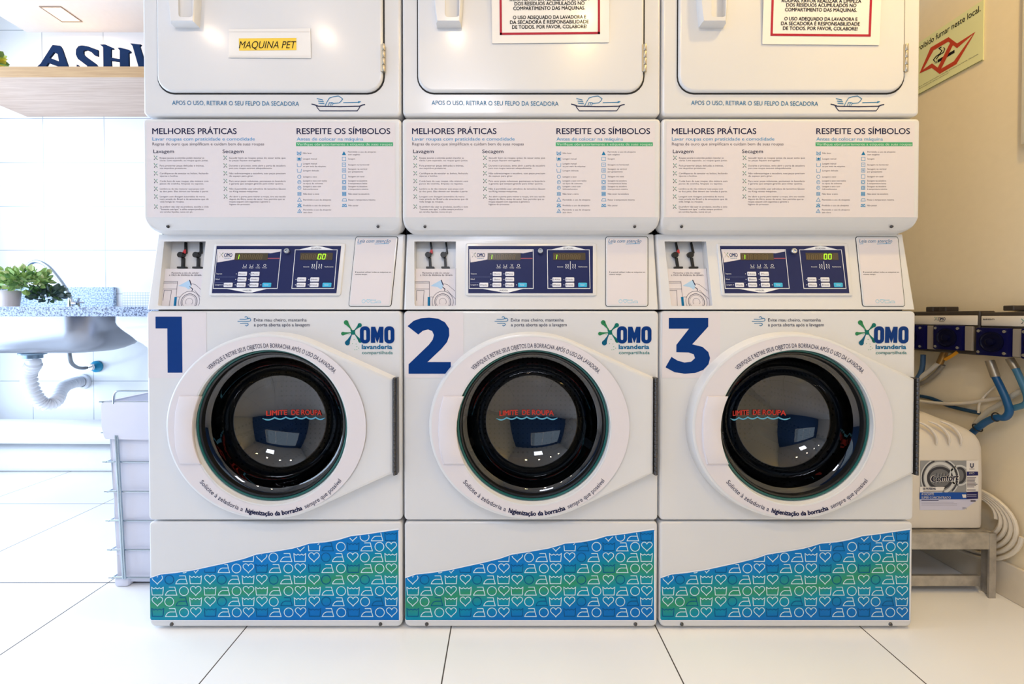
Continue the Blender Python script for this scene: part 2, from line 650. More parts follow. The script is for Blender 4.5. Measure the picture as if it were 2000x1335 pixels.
# fine mosaic splash strip and the boxed pipe ledge at the foot of the tiled wall
def mosaic():
    n = NT('fine_mosaic', 0.25)
    g = n.math('MAXIMUM', n.gridline(n.x, 0, 0.0145, 0.0012), n.gridline(n.z, 0, 0.0145, 0.0012))
    n.color(n.mix(g, rgb(238, 238, 238), rgb(176, 182, 192)))
    return n.m
struct('trim_1', lambda bm: box(bm, -2.16, -1.0, YB - 0.006, YB, 0.905, 0.99), mosaic())
struct('trim_2', lambda bm: box(bm, XL, -1.2, YB - 0.105, YB, 0.0, 0.135, 0.03, 4), WALLW, True)

# recessed ceiling panel light near the tiled wall
e = empty('ceiling_light', (-2.345, 2.205, ZC), 'small square recessed light in the ceiling above the oak shelf', 'ceiling light')
part('frame', e, None, lambda bm: [box(bm, a, b, c, d, -0.004, 0.0) for a, b, c, d in ((-.056, .056, -.056, -.05), (-.056, .056, .05, .056), (-.056, -.05, -.05, .05), (.05, .056, -.05, .05))], M('light_trim', (150, 130, 112), 0.4), False)
part('diffuser', e, None, lambda bm: box(bm, -.05, .05, -.05, .05, -0.002, 0.0), M('light_diffuser', (255, 236, 214), 0.5, emit=1.2), False)
e = empty('ceiling_light', (-0.3, -1.0, ZC), 'unseen square fill panel added in the ceiling behind the camera', 'ceiling light')  # unseen panel, added only to brighten the floor
part('frame', e, None, lambda bm: [box(bm, a, b, c, d, -0.012, 0.0) for a, b, c, d in ((-.3, .3, -.3, -.28), (-.3, .3, .28, .3), (-.3, -.28, -.28, .28), (.28, .3, -.28, .28))], M('light_trim'), False)
part('diffuser', e, None, lambda bm: box(bm, -.28, .28, -.28, .28, -0.006, 0.0), M('light_diffuser'), False)
for i, (lx, ly) in enumerate(DOWNLIGHTS):
    nm = ['first', 'second', 'third', 'fourth', 'added fifth'][i]
    e = empty('downlight', (lx, ly, ZC), nm + ' round recessed ceiling spotlight from the window side', 'ceiling light', 'ceiling spotlights over the machines')
    part('bezel', e, 'dlb', lambda bm: lathe_z(bm, [(0.046, 0.0), (0.062, -0.004), (0.062, 0.0)]), CHROME)
    part('bulb', e, 'dll', lambda bm: lathe_z(bm, [(0.045, -0.003), (0.02, -0.005), (0.001, -0.006)]), M('bulb_glow', (255, 232, 200), 0.5, emit=6))

# ------------------------------------------------------------------ the stacked machines
X2, YM = 0.0733, 1.1087
PITCHX = 0.6905
HW = 0.3432
def L(px, py, d=0.0):
    """second machine: photo pixel -> the machine's own coordinates on the front plane, d metres proud of it"""
    v = PY(px, py, YM - d)
    return Vector((v.x - X2, v.y - YM, v.z))
def base(d0):
    return lambda px, py, d: L(px, py, d0 + d)
zl = lambda py, d=0.0: L(1037, py, d).z
# sloped console face
_zb, _zt = zl(604), zl(470, -0.033)
_B, _T = Vector((0, 0, _zb)), Vector((0, 0.033, _zt))
_N = Vector((0, -(_zt - _zb), 0.033)).normalized()
def LS(px, py, d=0.0):
    p0 = Vector((X2, YM, 0)) + _B + _N * d
    v = PP(px, py, p0, _N)
    return Vector((v.x - X2, v.y - YM, v.z))
Z_DRY0, Z_LINT1, Z_LINT0, Z_CON1 = zl(226, .004), zl(231.5, .004), zl(453, .004), zl(457.5, -.036)
Z_WF1, Z_WF0, Z_TOE1, Z_TOE0 = zl(606.5), zl(1016), zl(1019), zl(1224)
ZTOP = 1.975
GC = L(1040.5, 830, 0.02)
GR = 0.1985

def b_body(bm):
    x0, x1 = -HW + 0.004, HW - 0.004
    rings = [[(a, y, z) for a, z in rrect(x0 + d, x1 - d, 0.045 + d, ZTOP - d, 0.008, 4)] for d, y in ((0.012, 0.08), (0.0, 0.08), (0.0, 0.80), (0.012, 0.80), (0.012, 0.79))]
    loops(bm, rings, cap1=True)
    loops(bm, [rings[-1], rings[0]])
    box(bm, x0 + .012, x1 - .012, 0.082, 0.78, Z_WF1 - 0.004, Z_WF1 + 0.004)
    bmesh.ops.remove_doubles(bm, verts=bm.verts[:], dist=1e-6)
def b_gap(bm):
    box(bm, -HW + 0.008, HW - 0.008, 0.018, 0.08, 0.05, Z_WF0 + 0.01)
    for z in (Z_WF1, Z_CON1 - 0.004, Z_LINT1, Z_TOE1):
        box(bm, -HW + 0.008, HW - 0.008, 0.03 if z != Z_CON1 - 0.004 else 0.045, 0.08, z - 0.012, z + 0.012)
    for s_ in (-1, 1):
        box(bm, s_ * (HW - 0.01) - 0.004, s_ * (HW - 0.01) + 0.004, 0.055, 0.08, 0.05, ZTOP - 0.03)
def b_plinth(bm):
    box(bm, -HW + 0.03, HW - 0.03, 0.045, 0.74, 0.0, 0.045)
def b_dryer_frame(bm):
    x0, x1, z0, z1 = -HW, HW, Z_DRY0, ZTOP
    rpanel(bm, x0, x1, z0, z1, 0.012, -0.004, 0.045, 0.007)
DX0, DX1 = L(816, 100, .008).x, L(1257, 100, .008).x
DZ0 = L(1037, 180, .008).z
def b_door_gap(bm):
    rpanel(bm, DX0 - 0.003, DX1 + 0.004, DZ0 - 0.004, 1.80, 0.046, -0.0048, -0.001, 0.0005)
def b_dryer_door(bm):
    rpanel(bm, DX0, DX1, DZ0, 1.80, 0.043, -0.011, -0.004, 0.006)
HX0, HX1 = L(850, 30, .02).x, L(903, 30, .02).x
HZ0 = L(876, 49, .02).z
def b_dryer_handle(bm):
    # moulded pull: a frame around a finger recess that opens to the right
    z1 = HZ0 + 0.15
    w = HX1 - HX0
    pts = [(HX0 + 0.004, HZ0), (HX1 - 0.004, HZ0), (HX1, HZ0 + 0.05), (HX1 + 0.002, z1), (HX0 - 0.003, z1), (HX0 - 0.002, HZ0 + 0.05)]
    hx0, hx1 = HX0 + w * 0.38, HX1 - w * 0.10
    inn = [(x, z) for x, z in rrect(hx0, hx1, HZ0 + 0.013, z1 - 0.013, 0.008, 4)]
    yf = -0.031
    o1 = [(x, -0.011, z) for x, z in offset_poly(pts, -0.001)]
    o2 = [(x, yf + 0.005, z) for x, z in pts]
    o3 = [(x, yf, z) for x, z in offset_poly(pts, 0.004)]
    loops(bm, [o1, o2, o3])
    fill_ring(bm, o3, [(x, yf, z) for x, z in inn])
    loops(bm, [[(x, yf, z) for x, z in inn], [(x, yf + 0.006 + 0.012 * (x - hx0) / (hx1 - hx0), z) for x, z in inn]], cap1=True)
    bmesh.ops.remove_doubles(bm, verts=bm.verts[:], dist=1e-6)
def b_dryer_hinge(bm):
    c = L(1258.5, 112, .012)
    for k in range(4):
        z = c.z + 0.035 - 0.0185 * k
        lz = lathe_z(bm, [(0.004, z - 0.017), (0.0045, z - 0.016), (0.0045, z - 0.001), (0.004, z)], (c.x + 0.002, -0.011), 12, True, True)
    box(bm, c.x - 0.006, c.x + 0.004, -0.0118, -0.004, c.z - 0.036, c.z + 0.034)
def p_lint_notice(p):
    p.text('APOS O USO, RETIRAR O SEU FELPO DA SECADORA', 843, 1091, 206.5 - 2, 8.2, M('slate_blue_print', (44, 128, 176), .45), bold=0.008, slope=0.008)
    c = lambda *q: [(780 + x * .26, y * .26) for x, y in q]
    p.stroke(c((1290, 781), (1312, 786), (1340, 797), (1500, 800), (1650, 797), (1672, 788), (1693, 784)), 2.0, DNAVY, 1)
    p.stroke(c((1326, 797), (1338, 815), (1352, 832), (1632, 832), (1645, 815), (1656, 797)), 1.5, DNAVY, 1)
    p.stroke(c((1392, 793), (1408, 762), (1424, 736), (1450, 727), (1492, 720), (1508, 730), (1524, 742), (1512, 760), (1496, 772), (1456, 776), (1446, 770), (1424, 770), (1416, 793)), 1.3, MBLUE, 1)
    p.stroke(c((1430, 793), (1440, 772)), 1.1, MBLUE, 1)
    p.stroke(c((1442, 792), (1452, 776)), 1.1, MBLUE, 1)
    for a, b in (((1330, 739), (1376, 751)), ((1338, 758), (1382, 764)), ((1342, 774), (1386, 778))):
        p.stroke(c(a, b), 1.4, MBLUE, 1)
    p.stroke(c((1528, 770), (1640, 767)), 1.4, MBLUE, 1)
    p.poly(c((1640, 760), (1664, 762), (1640, 775)), MBLUE, 1)

def b_lint(bm):
    rpanel(bm, -HW - 0.001, HW + 0.001, Z_LINT0, Z_LINT1, 0.011, -0.006, 0.045, 0.007, rb=0.032)
    zb = zl(424, .006)
    r = bmesh.ops.bisect_plane(bm, geom=bm.verts[:] + bm.edges[:] + bm.faces[:], plane_co=(0, 0, zb), plane_no=(0, 0, 1))
    for v in bm.verts:
        if v.co.z < zb - 1e-5 and v.co.y < 0.03:
            t = (zb - v.co.z)
            v.co.y += t * 0.46 + 4 * max(0, t - 0.02) ** 2 / 0.02 * 0.3
LINT_SLOPE = 0.30
def screw(name, parent, c, r, key, n=(0, -1, 0)):
    def b(bm):
        lathe_y(bm, [(r * 1.25, 0.0), (r * 1.2, -0.0018), (r * 0.85, -0.0042), (r * 0.5, -0.0046), (0.0002, -0.0046)], (0, 0), 18)
        bm.verts.ensure_lookup_table()
    o = part(name, parent, key, b, DSTEEL)
    o.location = c
    return o

LAV = [["Roupas escuras e coloridas podem manchar as", "claras. Lave separado, ou roupas iguais juntas."],
       ["Para preservar peças delicadas e íntimas,", "use saquinhos protetores."],
       ["Certifique-se de esvaziar os bolsos, fechando", "zíperes e botões."],
       ["Cuide bem de suas roupas, não misture com", "panos de cozinha, limpeza ou tapetes."],
       ["Lembre-se de não misturar suas peças com", "as dos pets. Elas devem ser lavadas à parte."],
       ["Lavagem com dosagem automática da marca", "mais amada do Brasil e de amaciante que dá", "vida longa às roupas."],
       ["Se preferir não usar os produtos, escolha o ciclo", "“Somente com água” e utilize sempre produtos", "em versões líquidas, nunca em pó."]]
SEC = [["Sacudir bem as roupas antes de secar evita que", "as peças fiquem enrugadas."],
       ["Durante o processo, evite abrir a porta da secadora", "para suas roupas secarem adequadamente."],
       ["Não sobrecarregue a secadora, suas peças precisam", "de espaço para girar."],
       ["Para secar peças volumosas, permaneça na lavanderia", "e garanta que estejam girando para evitar queima."],
       ["Não é permitido usar edredons de tamanhos Queen", "ou King nessas máquinas."],
       ["Ao abrir a porta para retirar a roupa, tire seu tecido", "depois do filtro, antes de secar. Isso permite que as", "roupas sequem com segurança e garante a", "higiene do processo."]]
SYA = [["Não lavar"], ["Lavagem manual"], ["Lavagem manual", "ou por meio de máquinas"], ["Lavagem delicada"], ["Lavagem a seco"],
       ["Lavagem a seco com todos", "os tipos de solvente"], ["Lavagem a seco com", "hidrocarbonetos"], ["Não lavar a seco"],
       ["Permitido o uso de alvejante"], ["Proibido o uso de alvejante"], ["Permitido o uso de alvejante", "sem cloro"]]
SYB = [["Permitido o uso de alvejante", "com oxigênio"], ["Secagem"], ["Secagem na horizontal"], ["Secagem na vertical", "por gotejamento"],
       ["Secagem em varal"], ["Secagem na secadora", "à temperatura baixa"], ["Secagem na secadora", "à temperatura máxima"],
       ["Não secar na secadora"], ["Passar à temperatura máxima"], ["Não passar"]]
def splash(p, x, y, s, cols, layer=1):
    """small five-armed drop mark"""
    for k, (dx, dy) in enumerate(((-.8, -1), (.75, -.9), (-.75, 1), (.9, .95))):
        p.stroke([(x + dx * s * .15, y + dy * s * .15), (x + dx * s * .95, y + dy * s * .95)], s * .25, cols[k % len(cols)], layer)
        p.ell(x + dx * s, y + dy * s, s * .24, s * .24, cols[k % len(cols)], layer, 10)
def p_care_sheet(p):
    p.poly(rrect(794, 1279, 239, 424, 2, 3), STICK, 0)
    p.text('MELHORES PRÁTICAS', 805, 969.5, 261.5, 11.2, DNAVY, bold=0.04, res=5)
    p.text('RESPEITE OS SÍMBOLOS', 1087, 1269.5, 261.5, 11.2, DNAVY, bold=0.04, res=5)
    p.text('Lavar roupas com praticidade e comodidade', 805, 1005, 274.2, 6.2, LBLUE, bold=0.012)
    p.text('Regras de ouro que simplificam e cuidam bem de suas roupas', 805, 1023, 283.6, 5.4, GREYP)
    p.text('Antes de colocar na máquina', 1087, 1217, 274.4, 6.4, LBLUE, bold=0.006)
    p.rect(1085.5, 277.8, 1275, 285.2, GREENP, 1)
    p.text('Verifique obrigatoriamente a etiqueta de suas roupas', 1087.5, 1273, 283.6, 4.4, PALEP, 2)
    p.text('Lavagem', 807, 847, 298.6, 6.6, DNAVY, bold=0.025)
    p.text('Secagem', 942, 983, 298.6, 6.6, DNAVY, bold=0.025)
    y = 308.5
    for i, ls in enumerate(LAV):
        splash(p, 811, y - .5 , 3.4, [LOGOG, TEALP, DNAVY])
        for k, t in enumerate(ls):
            m = 101 / max(len(q) for q in ls)
            p.text(t, 819, 819 + len(t) * m * (0.94 if i != 1 else .86), y + 1.2 + k * 5.0, 3.1, GREYP, res=2)
        y += 15.1 if i < 5 else 19.8
    y = 308.5
    for i, ls in enumerate(SEC):
        splash(p, 947, y - .5, 3.4, [LOGOG, TEALP, DNAVY])
        for k, t in enumerate(ls):
            m = 116 / max(len(q) for q in ls)
            p.text(t, 954.5, 954.5 + len(t) * m * 0.95, y + 1.2 + k * 5.0, 3.1, GREYP, res=2)
        y += 15.1
    def tub(x, y): p.stroke([(x - 4, y - 3.2), (x - 3.4, y + 3.2), (x + 3.4, y + 3.2), (x + 4, y - 3.2)], .8, LBLUE, 1)
    def sq(x, y): p.stroke([(x - 3.5, y - 3.5), (x + 3.5, y - 3.5), (x + 3.5, y + 3.5), (x - 3.5, y + 3.5)], .8, LBLUE, 1, True)
    def ci(x, y, r=3.7): p.ring(x, y, r, r, .8, LBLUE, 1, 20)
    def tri(x, y): p.stroke([(x, y - 4), (x + 4, y + 3), (x - 4, y + 3)], .8, LBLUE, 1, True)
    def cross(x, y):
        p.stroke([(x - 4, y - 3), (x + 4, y + 3)], .9, LBLUE, 2)
        p.stroke([(x - 4, y + 3), (x + 4, y - 3)], .9, LBLUE, 2)
    YA = [299, 310, 322, 333, 345, 355.5, 366.5, 378.5, 390, 401, 412]
    for k, (yy, ls) in enumerate(zip(YA, SYA)):
        x = 1091.5
        (tub if k < 4 else ci if k < 8 else tri)(x, yy)
        if k in (0, 7, 9): cross(x, yy)
        if k == 1: p.ell(x, yy, 2.6, 2.2, MBLUE, 2, 12)
        if k in (5, 6): p.text('P' if k == 5 else 'F', x - 1.3, x + 1.5, yy + 1.7, 3.4, LBLUE, res=2)
        if k == 10: p.stroke([(x - 1.2, yy + 3), (x + 1.2, yy - 1.5)], .7, LBLUE, 2)
        for j, t in enumerate(ls):
            p.text(t, 1099, 1099 + len(t) * 1.93, yy + 1.4 + (j - (len(ls) - 1) / 2) * 5.2, 2.9, GREYP, res=2)
    YBs = [299, 310, 321.5, 332.5, 344.5, 355.5, 366.5, 378.5, 390, 401]
    for k, (yy, ls) in enumerate(zip(YBs, SYB)):
        x = 1179
        if k == 0:
            p.poly([(x, yy - 4), (x + 4, yy + 3.5), (x - 4, yy + 3.5)], MBLUE, 1)
        elif k < 8:
            sq(x, yy)
            if k == 2: p.stroke([(x - 2, yy), (x + 2, yy)], .8, LBLUE, 2)
            if k == 3: [p.stroke([(x + q, yy - 2), (x + q, yy + 2)], .6, LBLUE, 2) for q in (-1.4, 0, 1.4)]
            if k in (5, 6, 7): ci(x, yy, 2.8)
            if k == 6: p.ell(x, yy, 1, 1, LBLUE, 2, 8)
            if k == 7: cross(x, yy)
        else:
            p.stroke([(x - 4.5, yy + 2.6), (x + 4.5, yy + 2.6), (x + 3.4, yy - 2.6), (x - 2.2, yy - 2.6), (x - 4.5, yy + 2.6)], .8, LBLUE, 1)
            if k == 9: cross(x, yy)
        for j, t in enumerate(ls):
            p.text(t, 1187, 1187 + len(t) * 1.95, yy + 1.4 + (j - (len(ls) - 1) / 2) * 5.2, 2.9, GREYP, res=2)

NX0, NX1, NY0, NY1 = 809.5, 890.5, 463.5, 597
def b_console(bm):
    hw = HW
    yb = 0.12
    zt, zc = _zt, Z_CON1
    prof_b = [(-hw, 0, _zb), (hw, 0, _zb), (hw, 0.033, zt), (-hw, 0.033, zt)]
    def S(x, z):
        t = (z - _zb) / (zt - _zb)
        return (x, 0.033 * t, z)
    # sloped face with the opening for the tool niche, rolled ends
    r = 0.008
    out = [(-hw + r, _zb), (hw - r, _zb), (hw - r, zt), (-hw + r, zt)]
    hole = [(v.x, v.z) for v in [LS(x, y) for x, y in prect(NX0, NX1, NY0, NY1, 3)]]
    hole = [(x, min(z, zt - 0.002)) for x, z in hole]
    vo, vi = fill_ring(bm, [S(*q) for q in out], [S(*q) for q in hole])
    top = zc - zt
    for sx in (-1, 1):
        ring = []
        for k in range(5):
            a = PI / 2 * k / 4
            ring.append((sx * (hw - r + r * math.sin(a)), r * (1 - math.cos(a))))
        rows = []
        for (x, dy) in ring:
            rows.append([(x, dy, _zb), (x, 0.033 + dy, zt), (x, 0.036 + dy, zc), (x, yb, zc), (x, yb, _zb)])
        for a, b in zip(rows, rows[1:]):
            for i in range(2):
                face(bm, [bm.verts.new(q) for q in (a[i], a[i + 1], b[i + 1], b[i])])
        e_ = rows[-1]
        face(bm, [bm.verts.new(q) for q in e_])
    x0, x1 = -hw + r, hw - r
    def quad(*q): face(bm, [bm.verts.new(v) for v in q])
    quad((x0, .033, zt), (x1, .033, zt), (x1, .036, zc), (x0, .036, zc))
    quad((x0, .036, zc), (x1, .036, zc), (x1, yb, zc), (x0, yb, zc))
    quad((x0, 0, _zb), (x1, 0, _zb), (x1, yb, _zb), (x0, yb, _zb))
    bmesh.ops.remove_doubles(bm, verts=bm.verts[:], dist=1e-5)
NSPLIT = 523.5
def b_niche(bm):
    f = LS
    pts = prect(NX0, NX1, NY0, NY1, 3)
    a = [f(x, y, -0.0) for x, y in pts]
    b = [f(x, y, -0.0) + Vector((0, 0.012, 0)) for x, y in pts]
    loops(bm, [a, b])
    # upper hollow and lower shelf face
    def q(x, y, d): return f(x, y, 0) + Vector((0, d, 0))
    up = [(NX0, NY0), (NX1, NY0), (NX1, NSPLIT), (NX0, NSPLIT)]
    loops(bm, [[q(x, y, 0.012) for x, y in up], [q(x, y, 0.028) for x, y in up]], cap1=True)
    lo = [(NX0, NSPLIT), (NX1, NSPLIT), (NX1, NY1), (NX0, NY1)]
    face(bm, [bm.verts.new(q(x, y, 0.012)) for x, y in lo])
    bmesh.ops.remove_doubles(bm, verts=bm.verts[:], dist=1e-5)
def fN(px, py, d):      # hollow's back wall
    return LS(px, py, 0) + Vector((0, 0.028 - d, 0))
def fC(px, py, d):      # lower card face
    return LS(px, py, 0) + Vector((0, 0.012 - d, 0))
def c5(*q): return [(800 + x * .1124, 455 + y * .1124) for x, y in q]
def b_lever(dx):
    def b(bm):
        o = lambda *q: [(x + dx, y) for x, y in c5(*q)]
        def pl(pts, d0, d1): plate(bm, fN, pts, d0, d1, 0.001, 0.25)
        pl(o((268, 566), (402, 566), (408, 582), (402, 600), (268, 600), (262, 582)), 0.001, 0.012)
        pl(o((300, 400), (345, 410), (356, 570), (312, 570)), 0.001, 0.007)
        pl(o(*[(298 + 50 * math.cos(2 * PI * i / 20), 358 + 50 * math.sin(2 * PI * i / 20)) for i in range(20)]), 0.001, 0.013)
        pl(o((322, 312), (345, 300), (330, 140), (340, 130), (354, 136), (378, 320), (368, 334), (336, 344)), 0.001, 0.008)
    return b
def b_lever_red(bm):
    plate(bm, fN, c5((345, 270), (376, 262), (382, 330), (364, 338), (352, 312), (318, 330), (330, 305)), 0.0078, 0.0092)
def p_card(p):
    p.rect(NX0 + .6, NSPLIT + .5, NX1 - .6, NY1 - .5, STICK, 0)
    p.text('Mantenha a tela do celular', 823, 877, 533.3, 3.4, GREYP)
    p.text('a 10cm de distância da câmera', 819, 882.5, 537.6, 3.4, DNAVY, bold=0.008)
    s = lambda pts, w=.7, cl=False, m=DNAVY: p.stroke(c5(*pts), w, m, 1, cl)
    s([(80, 832), (330, 832)]); s([(80, 858), (330, 858)]); s([(90, 965), (330, 965)])
    s([(328, 832), (328, 1280)])
    s([(105, 1170), (108, 990), (238, 990), (222, 1280)])
    p.poly(c5((300, 1105), (345, 1105), (345, 1280), (300, 1280)), MBLUE, 1)
    s([(345, 1105), (405, 1108)]); s([(345, 1278), (410, 1278)])
    p.poly(c5((350, 910), (530, 810), (575, 930), (540, 975), (470, 930)), M('sky_print', (176, 208, 236), .5), 1)
    s([(535, 805), (575, 900)], 1.8); s([(545, 920), (605, 965), (595, 1000)], 1.4)
    s([(575, 870), (650, 890), (780, 1000)], .6)
    s([(640, 985), (700, 1050), (790, 1140)], .6)
    for r_, w in ((185, .7), (140, 1.0), (118, .5), (62, .5)):
        pts = []
        for i in range(41):
            a = PI * 1.22 - (PI * 1.44) * i / 40
            x, y = 565 + r_ * math.cos(a), 1190 - r_ * math.sin(a)
            if y < 1283 and x < 795: pts.append((x, y))
        s(pts, w)
    s([(795, 600), (790, 1280)], .5, False, GREYP)

CP = (909.5, 1165.5, 475, 577.5)
def b_bezel(bm):
    plate(bm, LS, prect(CP[0], CP[1], CP[2], CP[3], 4), 0.0, 0.004, 0.002, 1.6)
def fP(px, py, d): return LS(px, py, 0.004 + d)
def cc(*q): return [(900 + x * .135, 470 + y * .135) for x, y in q]
def p_control(p):
    p.rect(914.5, 480, 1158, 572.3, PANELB, 0)
    # washer side: pale outline, logo field, tail
    p.stroke([(917, 487), (1041.5, 487), (1041.5, 563), (916.5, 563)], 1.1, WHITEP, 1, True)
    p.poly(cc((130, 128), (1040, 128), (1040, 155), (900, 180), (860, 176), (390, 176), (385, 270), (225, 300), (140, 312)), STICK, 1)
    splash(p, 925.5, 497.5, 4.2, [M('splash_yellow', (196, 180, 70), .5), LOGOG, DNAVY])
    p.text('OMO', 931.5, 947, 501.5, 7.4, NAVY, 2, bold=0.05)
    p.text('lavanderia', 932.5, 945, 505, 2.2, MBLUE, 2, res=2)
    p.rect(1010, 503.5, 1040, 505.3, M('red_lines', (150, 70, 90), .5), 2)
    for k, t in enumerate(('Lavar', 'Enxaguar', 'Centrifugar', 'Porta\u00a0travada')):
        x = 974 + k * 12.9
        p.text(t, x - 4.4, x + 4.4, 523.5, 2.0, WHITEP, 2, res=2)
        if k == 3: p.ring(x, 518, 2.6, 2.6, .7, WHITEP, 2, 14)
        elif k == 2: splash(p, x, 518, 2.2, [WHITEP], 2)
        else: p.stroke([(x - 3, 516), (x - 2.4, 520.5), (x + 2.4, 520.5), (x + 3, 516)], .7, WHITEP, 2)
    for y, t, x1 in ((535.5, 'Temperatura', 931), (546.2, 'Nível', 927), (557, 'Lavagem', 930.5)):
        p.text(t, 919.5, x1, y, 2.6, WHITEP, 2, res=2)
    for y in (540.5, 551): p.rect(919, y, 958, y + .35, M('thin_line', (110, 124, 170), .5), 2)
    p.poly(cc((320, 695), (900, 695), (690, 748), (600, 746)), WHITEP, 2)
    p.text('LAVADORA', 975, 992, 568.4, 3.0, DNAVY, 3, res=2)
    for y in (534.5, 545.3, 556): [p.ell(x, y, .8, .8, WHITEP, 2, 8) for x in ((958.8, 984.4) if y < 550 else (933, 958.8, 984.4, 1009))]
    # dryer side
    p.stroke([(1069, 487.5), (1151, 487.5), (1152.5, 563), (1070, 563)], 1.1, WHITEP, 1, True)
    p.poly(cc((1300, 128), (1480, 85), (1560, 76), (1640, 85), (1810, 128)), WHITEP, 2)
    p.text('SECADORA', 1100, 1120, 486.3, 3.0, DNAVY, 3, res=2)
    p.rect(1113.5, 510, 1114.4, 526, WHITEP, 2)
    p.text('Secando', 1088.5, 1100, 521.8, 2.4, WHITEP, 2, res=2)
    p.text('Resfriamento', 1130, 1147, 521.8, 2.4, WHITEP, 2, res=2)
    for x in (1105.5, 1109.5, 1119, 1123.5):
        p.stroke([(x - .8, 516.5), (x + .8, 519), (x - .8, 521.5), (x + .8, 524)], .9, WHITEP, 2)
        p.ell(x, 516, .8, .8, WHITEP, 2, 8)
    for y in (545.5, 556): [p.ell(x, y, .8, .8, WHITEP, 2, 8) for x in (1076.5, 1101.5)]
def p_keys(p):
    for (x, y), t in zip(BTN, BTNT):
        p.text(t, x - 4.5, x + 6, y + 1.2, 2.6, GREYP, 7, res=2)
        p.rect(x - 6.6, y - 1.8, x - 5.8, y + 1.8, GREYP, 7)
    for x, y in BTNB:
        p.text('Iniciar', x - 4, x + 4, y + 1.2, 2.6, WHITEP, 7, res=2)
BTN = [(971, 534.5), (995.5, 534.5), (971, 545.3), (995.5, 545.3), (945, 556), (970.5, 556), (995.5, 556),
       (1087.5, 545.5), (1113, 545.5), (1087.5, 556), (1113, 556)]
BTNT = ['Quente', 'Morna', 'Baixo', 'Médio', 'Rápida', 'Normal', 'Pesada', 'Alta', 'Média', 'Baixa', 'Delicada']
BTNB = [(1020.5, 556), (1138, 556)]
def b_button(x, y):
    return lambda bm: plate(bm, fP, prect(x - 8.6, x + 8.6, y - 4.2, y + 4.2, 1.6), 0.0002, 0.0016, 0.0006, 0.7)
SEG7 = {'0': 'abcdef', '1': 'bc', '8': 'abcdefg'}
def digit(p, x, y, w, h, ch, mat, layer, wd=1.1, sh=0.12):
    s_ = {'a': [(0, 0), (w, 0)], 'b': [(w, 0), (w, h / 2)], 'c': [(w, h / 2), (w, h)], 'd': [(w, h), (0, h)], 'e': [(0, h), (0, h / 2)], 'f': [(0, h / 2), (0, 0)], 'g': [(0, h / 2), (w, h / 2)]}
    for c in SEG7[ch]:
        (ax, ay), (bx, by) = s_[c]
        p.stroke([(x + ax + sh * (h - ay), y + ay), (x + bx + sh * (h - by), y + by)], wd, mat, layer)
def p_display(side, text):
    def d(p):
        if side == 'w':
            p.rect(952.5, 494, 1017, 507.5, LCD, 3)
            for k in range(7):
                digit(p, 955.5 + k * 7.6, 497.3, 4.2, 8.2, '8', LCDG, 4, .9)
            digit(p, 956.4, 497, 3.8, 8.6, text[0], GLOWG, 5)
        else:
            p.rect(1080, 493.5, 1143.5, 507.5, LCD, 3)
            for k in range(7):
                digit(p, 1082.5 + k * 7.6, 497.3, 4.2, 8.2, '8', LCDG, 4, .9)
            if text == '1':
                digit(p, 1083.2, 497, 3.8, 8.6, '1', GLOWG, 5)
            else:
                for k in (0, 1):
                    digit(p, 1113.5 + 8.6 * k + 1.5, 496, 5.2, 9.6, '0', GLOWG, 5, 1.4)
    return d
def b_keylock(bm):
    c = LS(1055, 491.5, 0.004)
    prof = [(0.0078, 0.0), (0.0078, 0.008), (0.0065, 0.010), (0.0042, 0.010), (0.0040, 0.007), (0.0002, 0.007)]
    for (r0, h0), (r1, h1) in zip(prof, prof[1:]):
        pass
    rings = []
    u = Vector((1, 0, 0)); w = _N.cross(u)
    for r, h in prof:
        rings.append([c + _N * h + (u * math.cos(2 * PI * i / 24) + w * math.sin(2 * PI * i / 24)) * r for i in range(24)])
    loops(bm, rings, cap0=True, cap1=True)
DRW = (1182.5, 1267, 461.5, 598)
DRWQ = [(1183, 461.5), (1260.5, 461.5), (1267, 598), (1186, 598)]
def b_drawer(bm):
    plate(bm, LS, offset_poly(prect(1183.5, 1265, 462.5, 597.5, 4), 0), 0.0002, 0.0022, 0.001, 0.8)
def b_drawer_gap(bm):
    plate(bm, LS, prect(1182.3, 1266.2, 461.5, 598.6, 5), 0.0001, 0.0006)
def p_drawer(p):
    p.poly(prect(1186, 1262.5, 465, 595, 3), STICK, 0)
    p.text('Leia com atenção', 1188, 1252, 473.5, 6.6, LBLUE, bold=0.01, shear=0.28, res=4)
    p.stroke([(1188, 476.2), (1196, 475.6)], 1, LBLUE, 1)
    p.stroke([(1222, 476.2), (1250, 475.2)], 1, LBLUE, 1)
    p.text('É possível utilizar todas as máquinas ao', 1190, 1260, 532.4, 2.6, BLACKP, bold=0.012, res=2)
    p.text('mesmo tempo.', 1190, 1214, 536.6, 2.6, BLACKP, bold=0.012, res=2)
    y = 588
    p.ring(1212, y, 3.6, 3.6, .7, CYANP, 1, 18)
    p.stroke(heart(1221, y, 7.4, 7), .7, CYANP, 1, True)
    p.stroke(crown(1230.5, y, 9, 6.5), .7, CYANP, 1, True)
    p.stroke(iron(1241, y, 9.5, 6)[0], .7, CYANP, 1, True)
def heart(x, y, w, h):
    pts = []
    for i in range(26):
        t = 2 * PI * i / 26
        hx = 16 * math.sin(t) ** 3
        hy = 13 * math.cos(t) - 5 * math.cos(2 * t) - 2 * math.cos(3 * t) - math.cos(4 * t)
        pts.append((x + hx / 32 * w, y - (hy + 2.5) / 29 * h))
    return pts
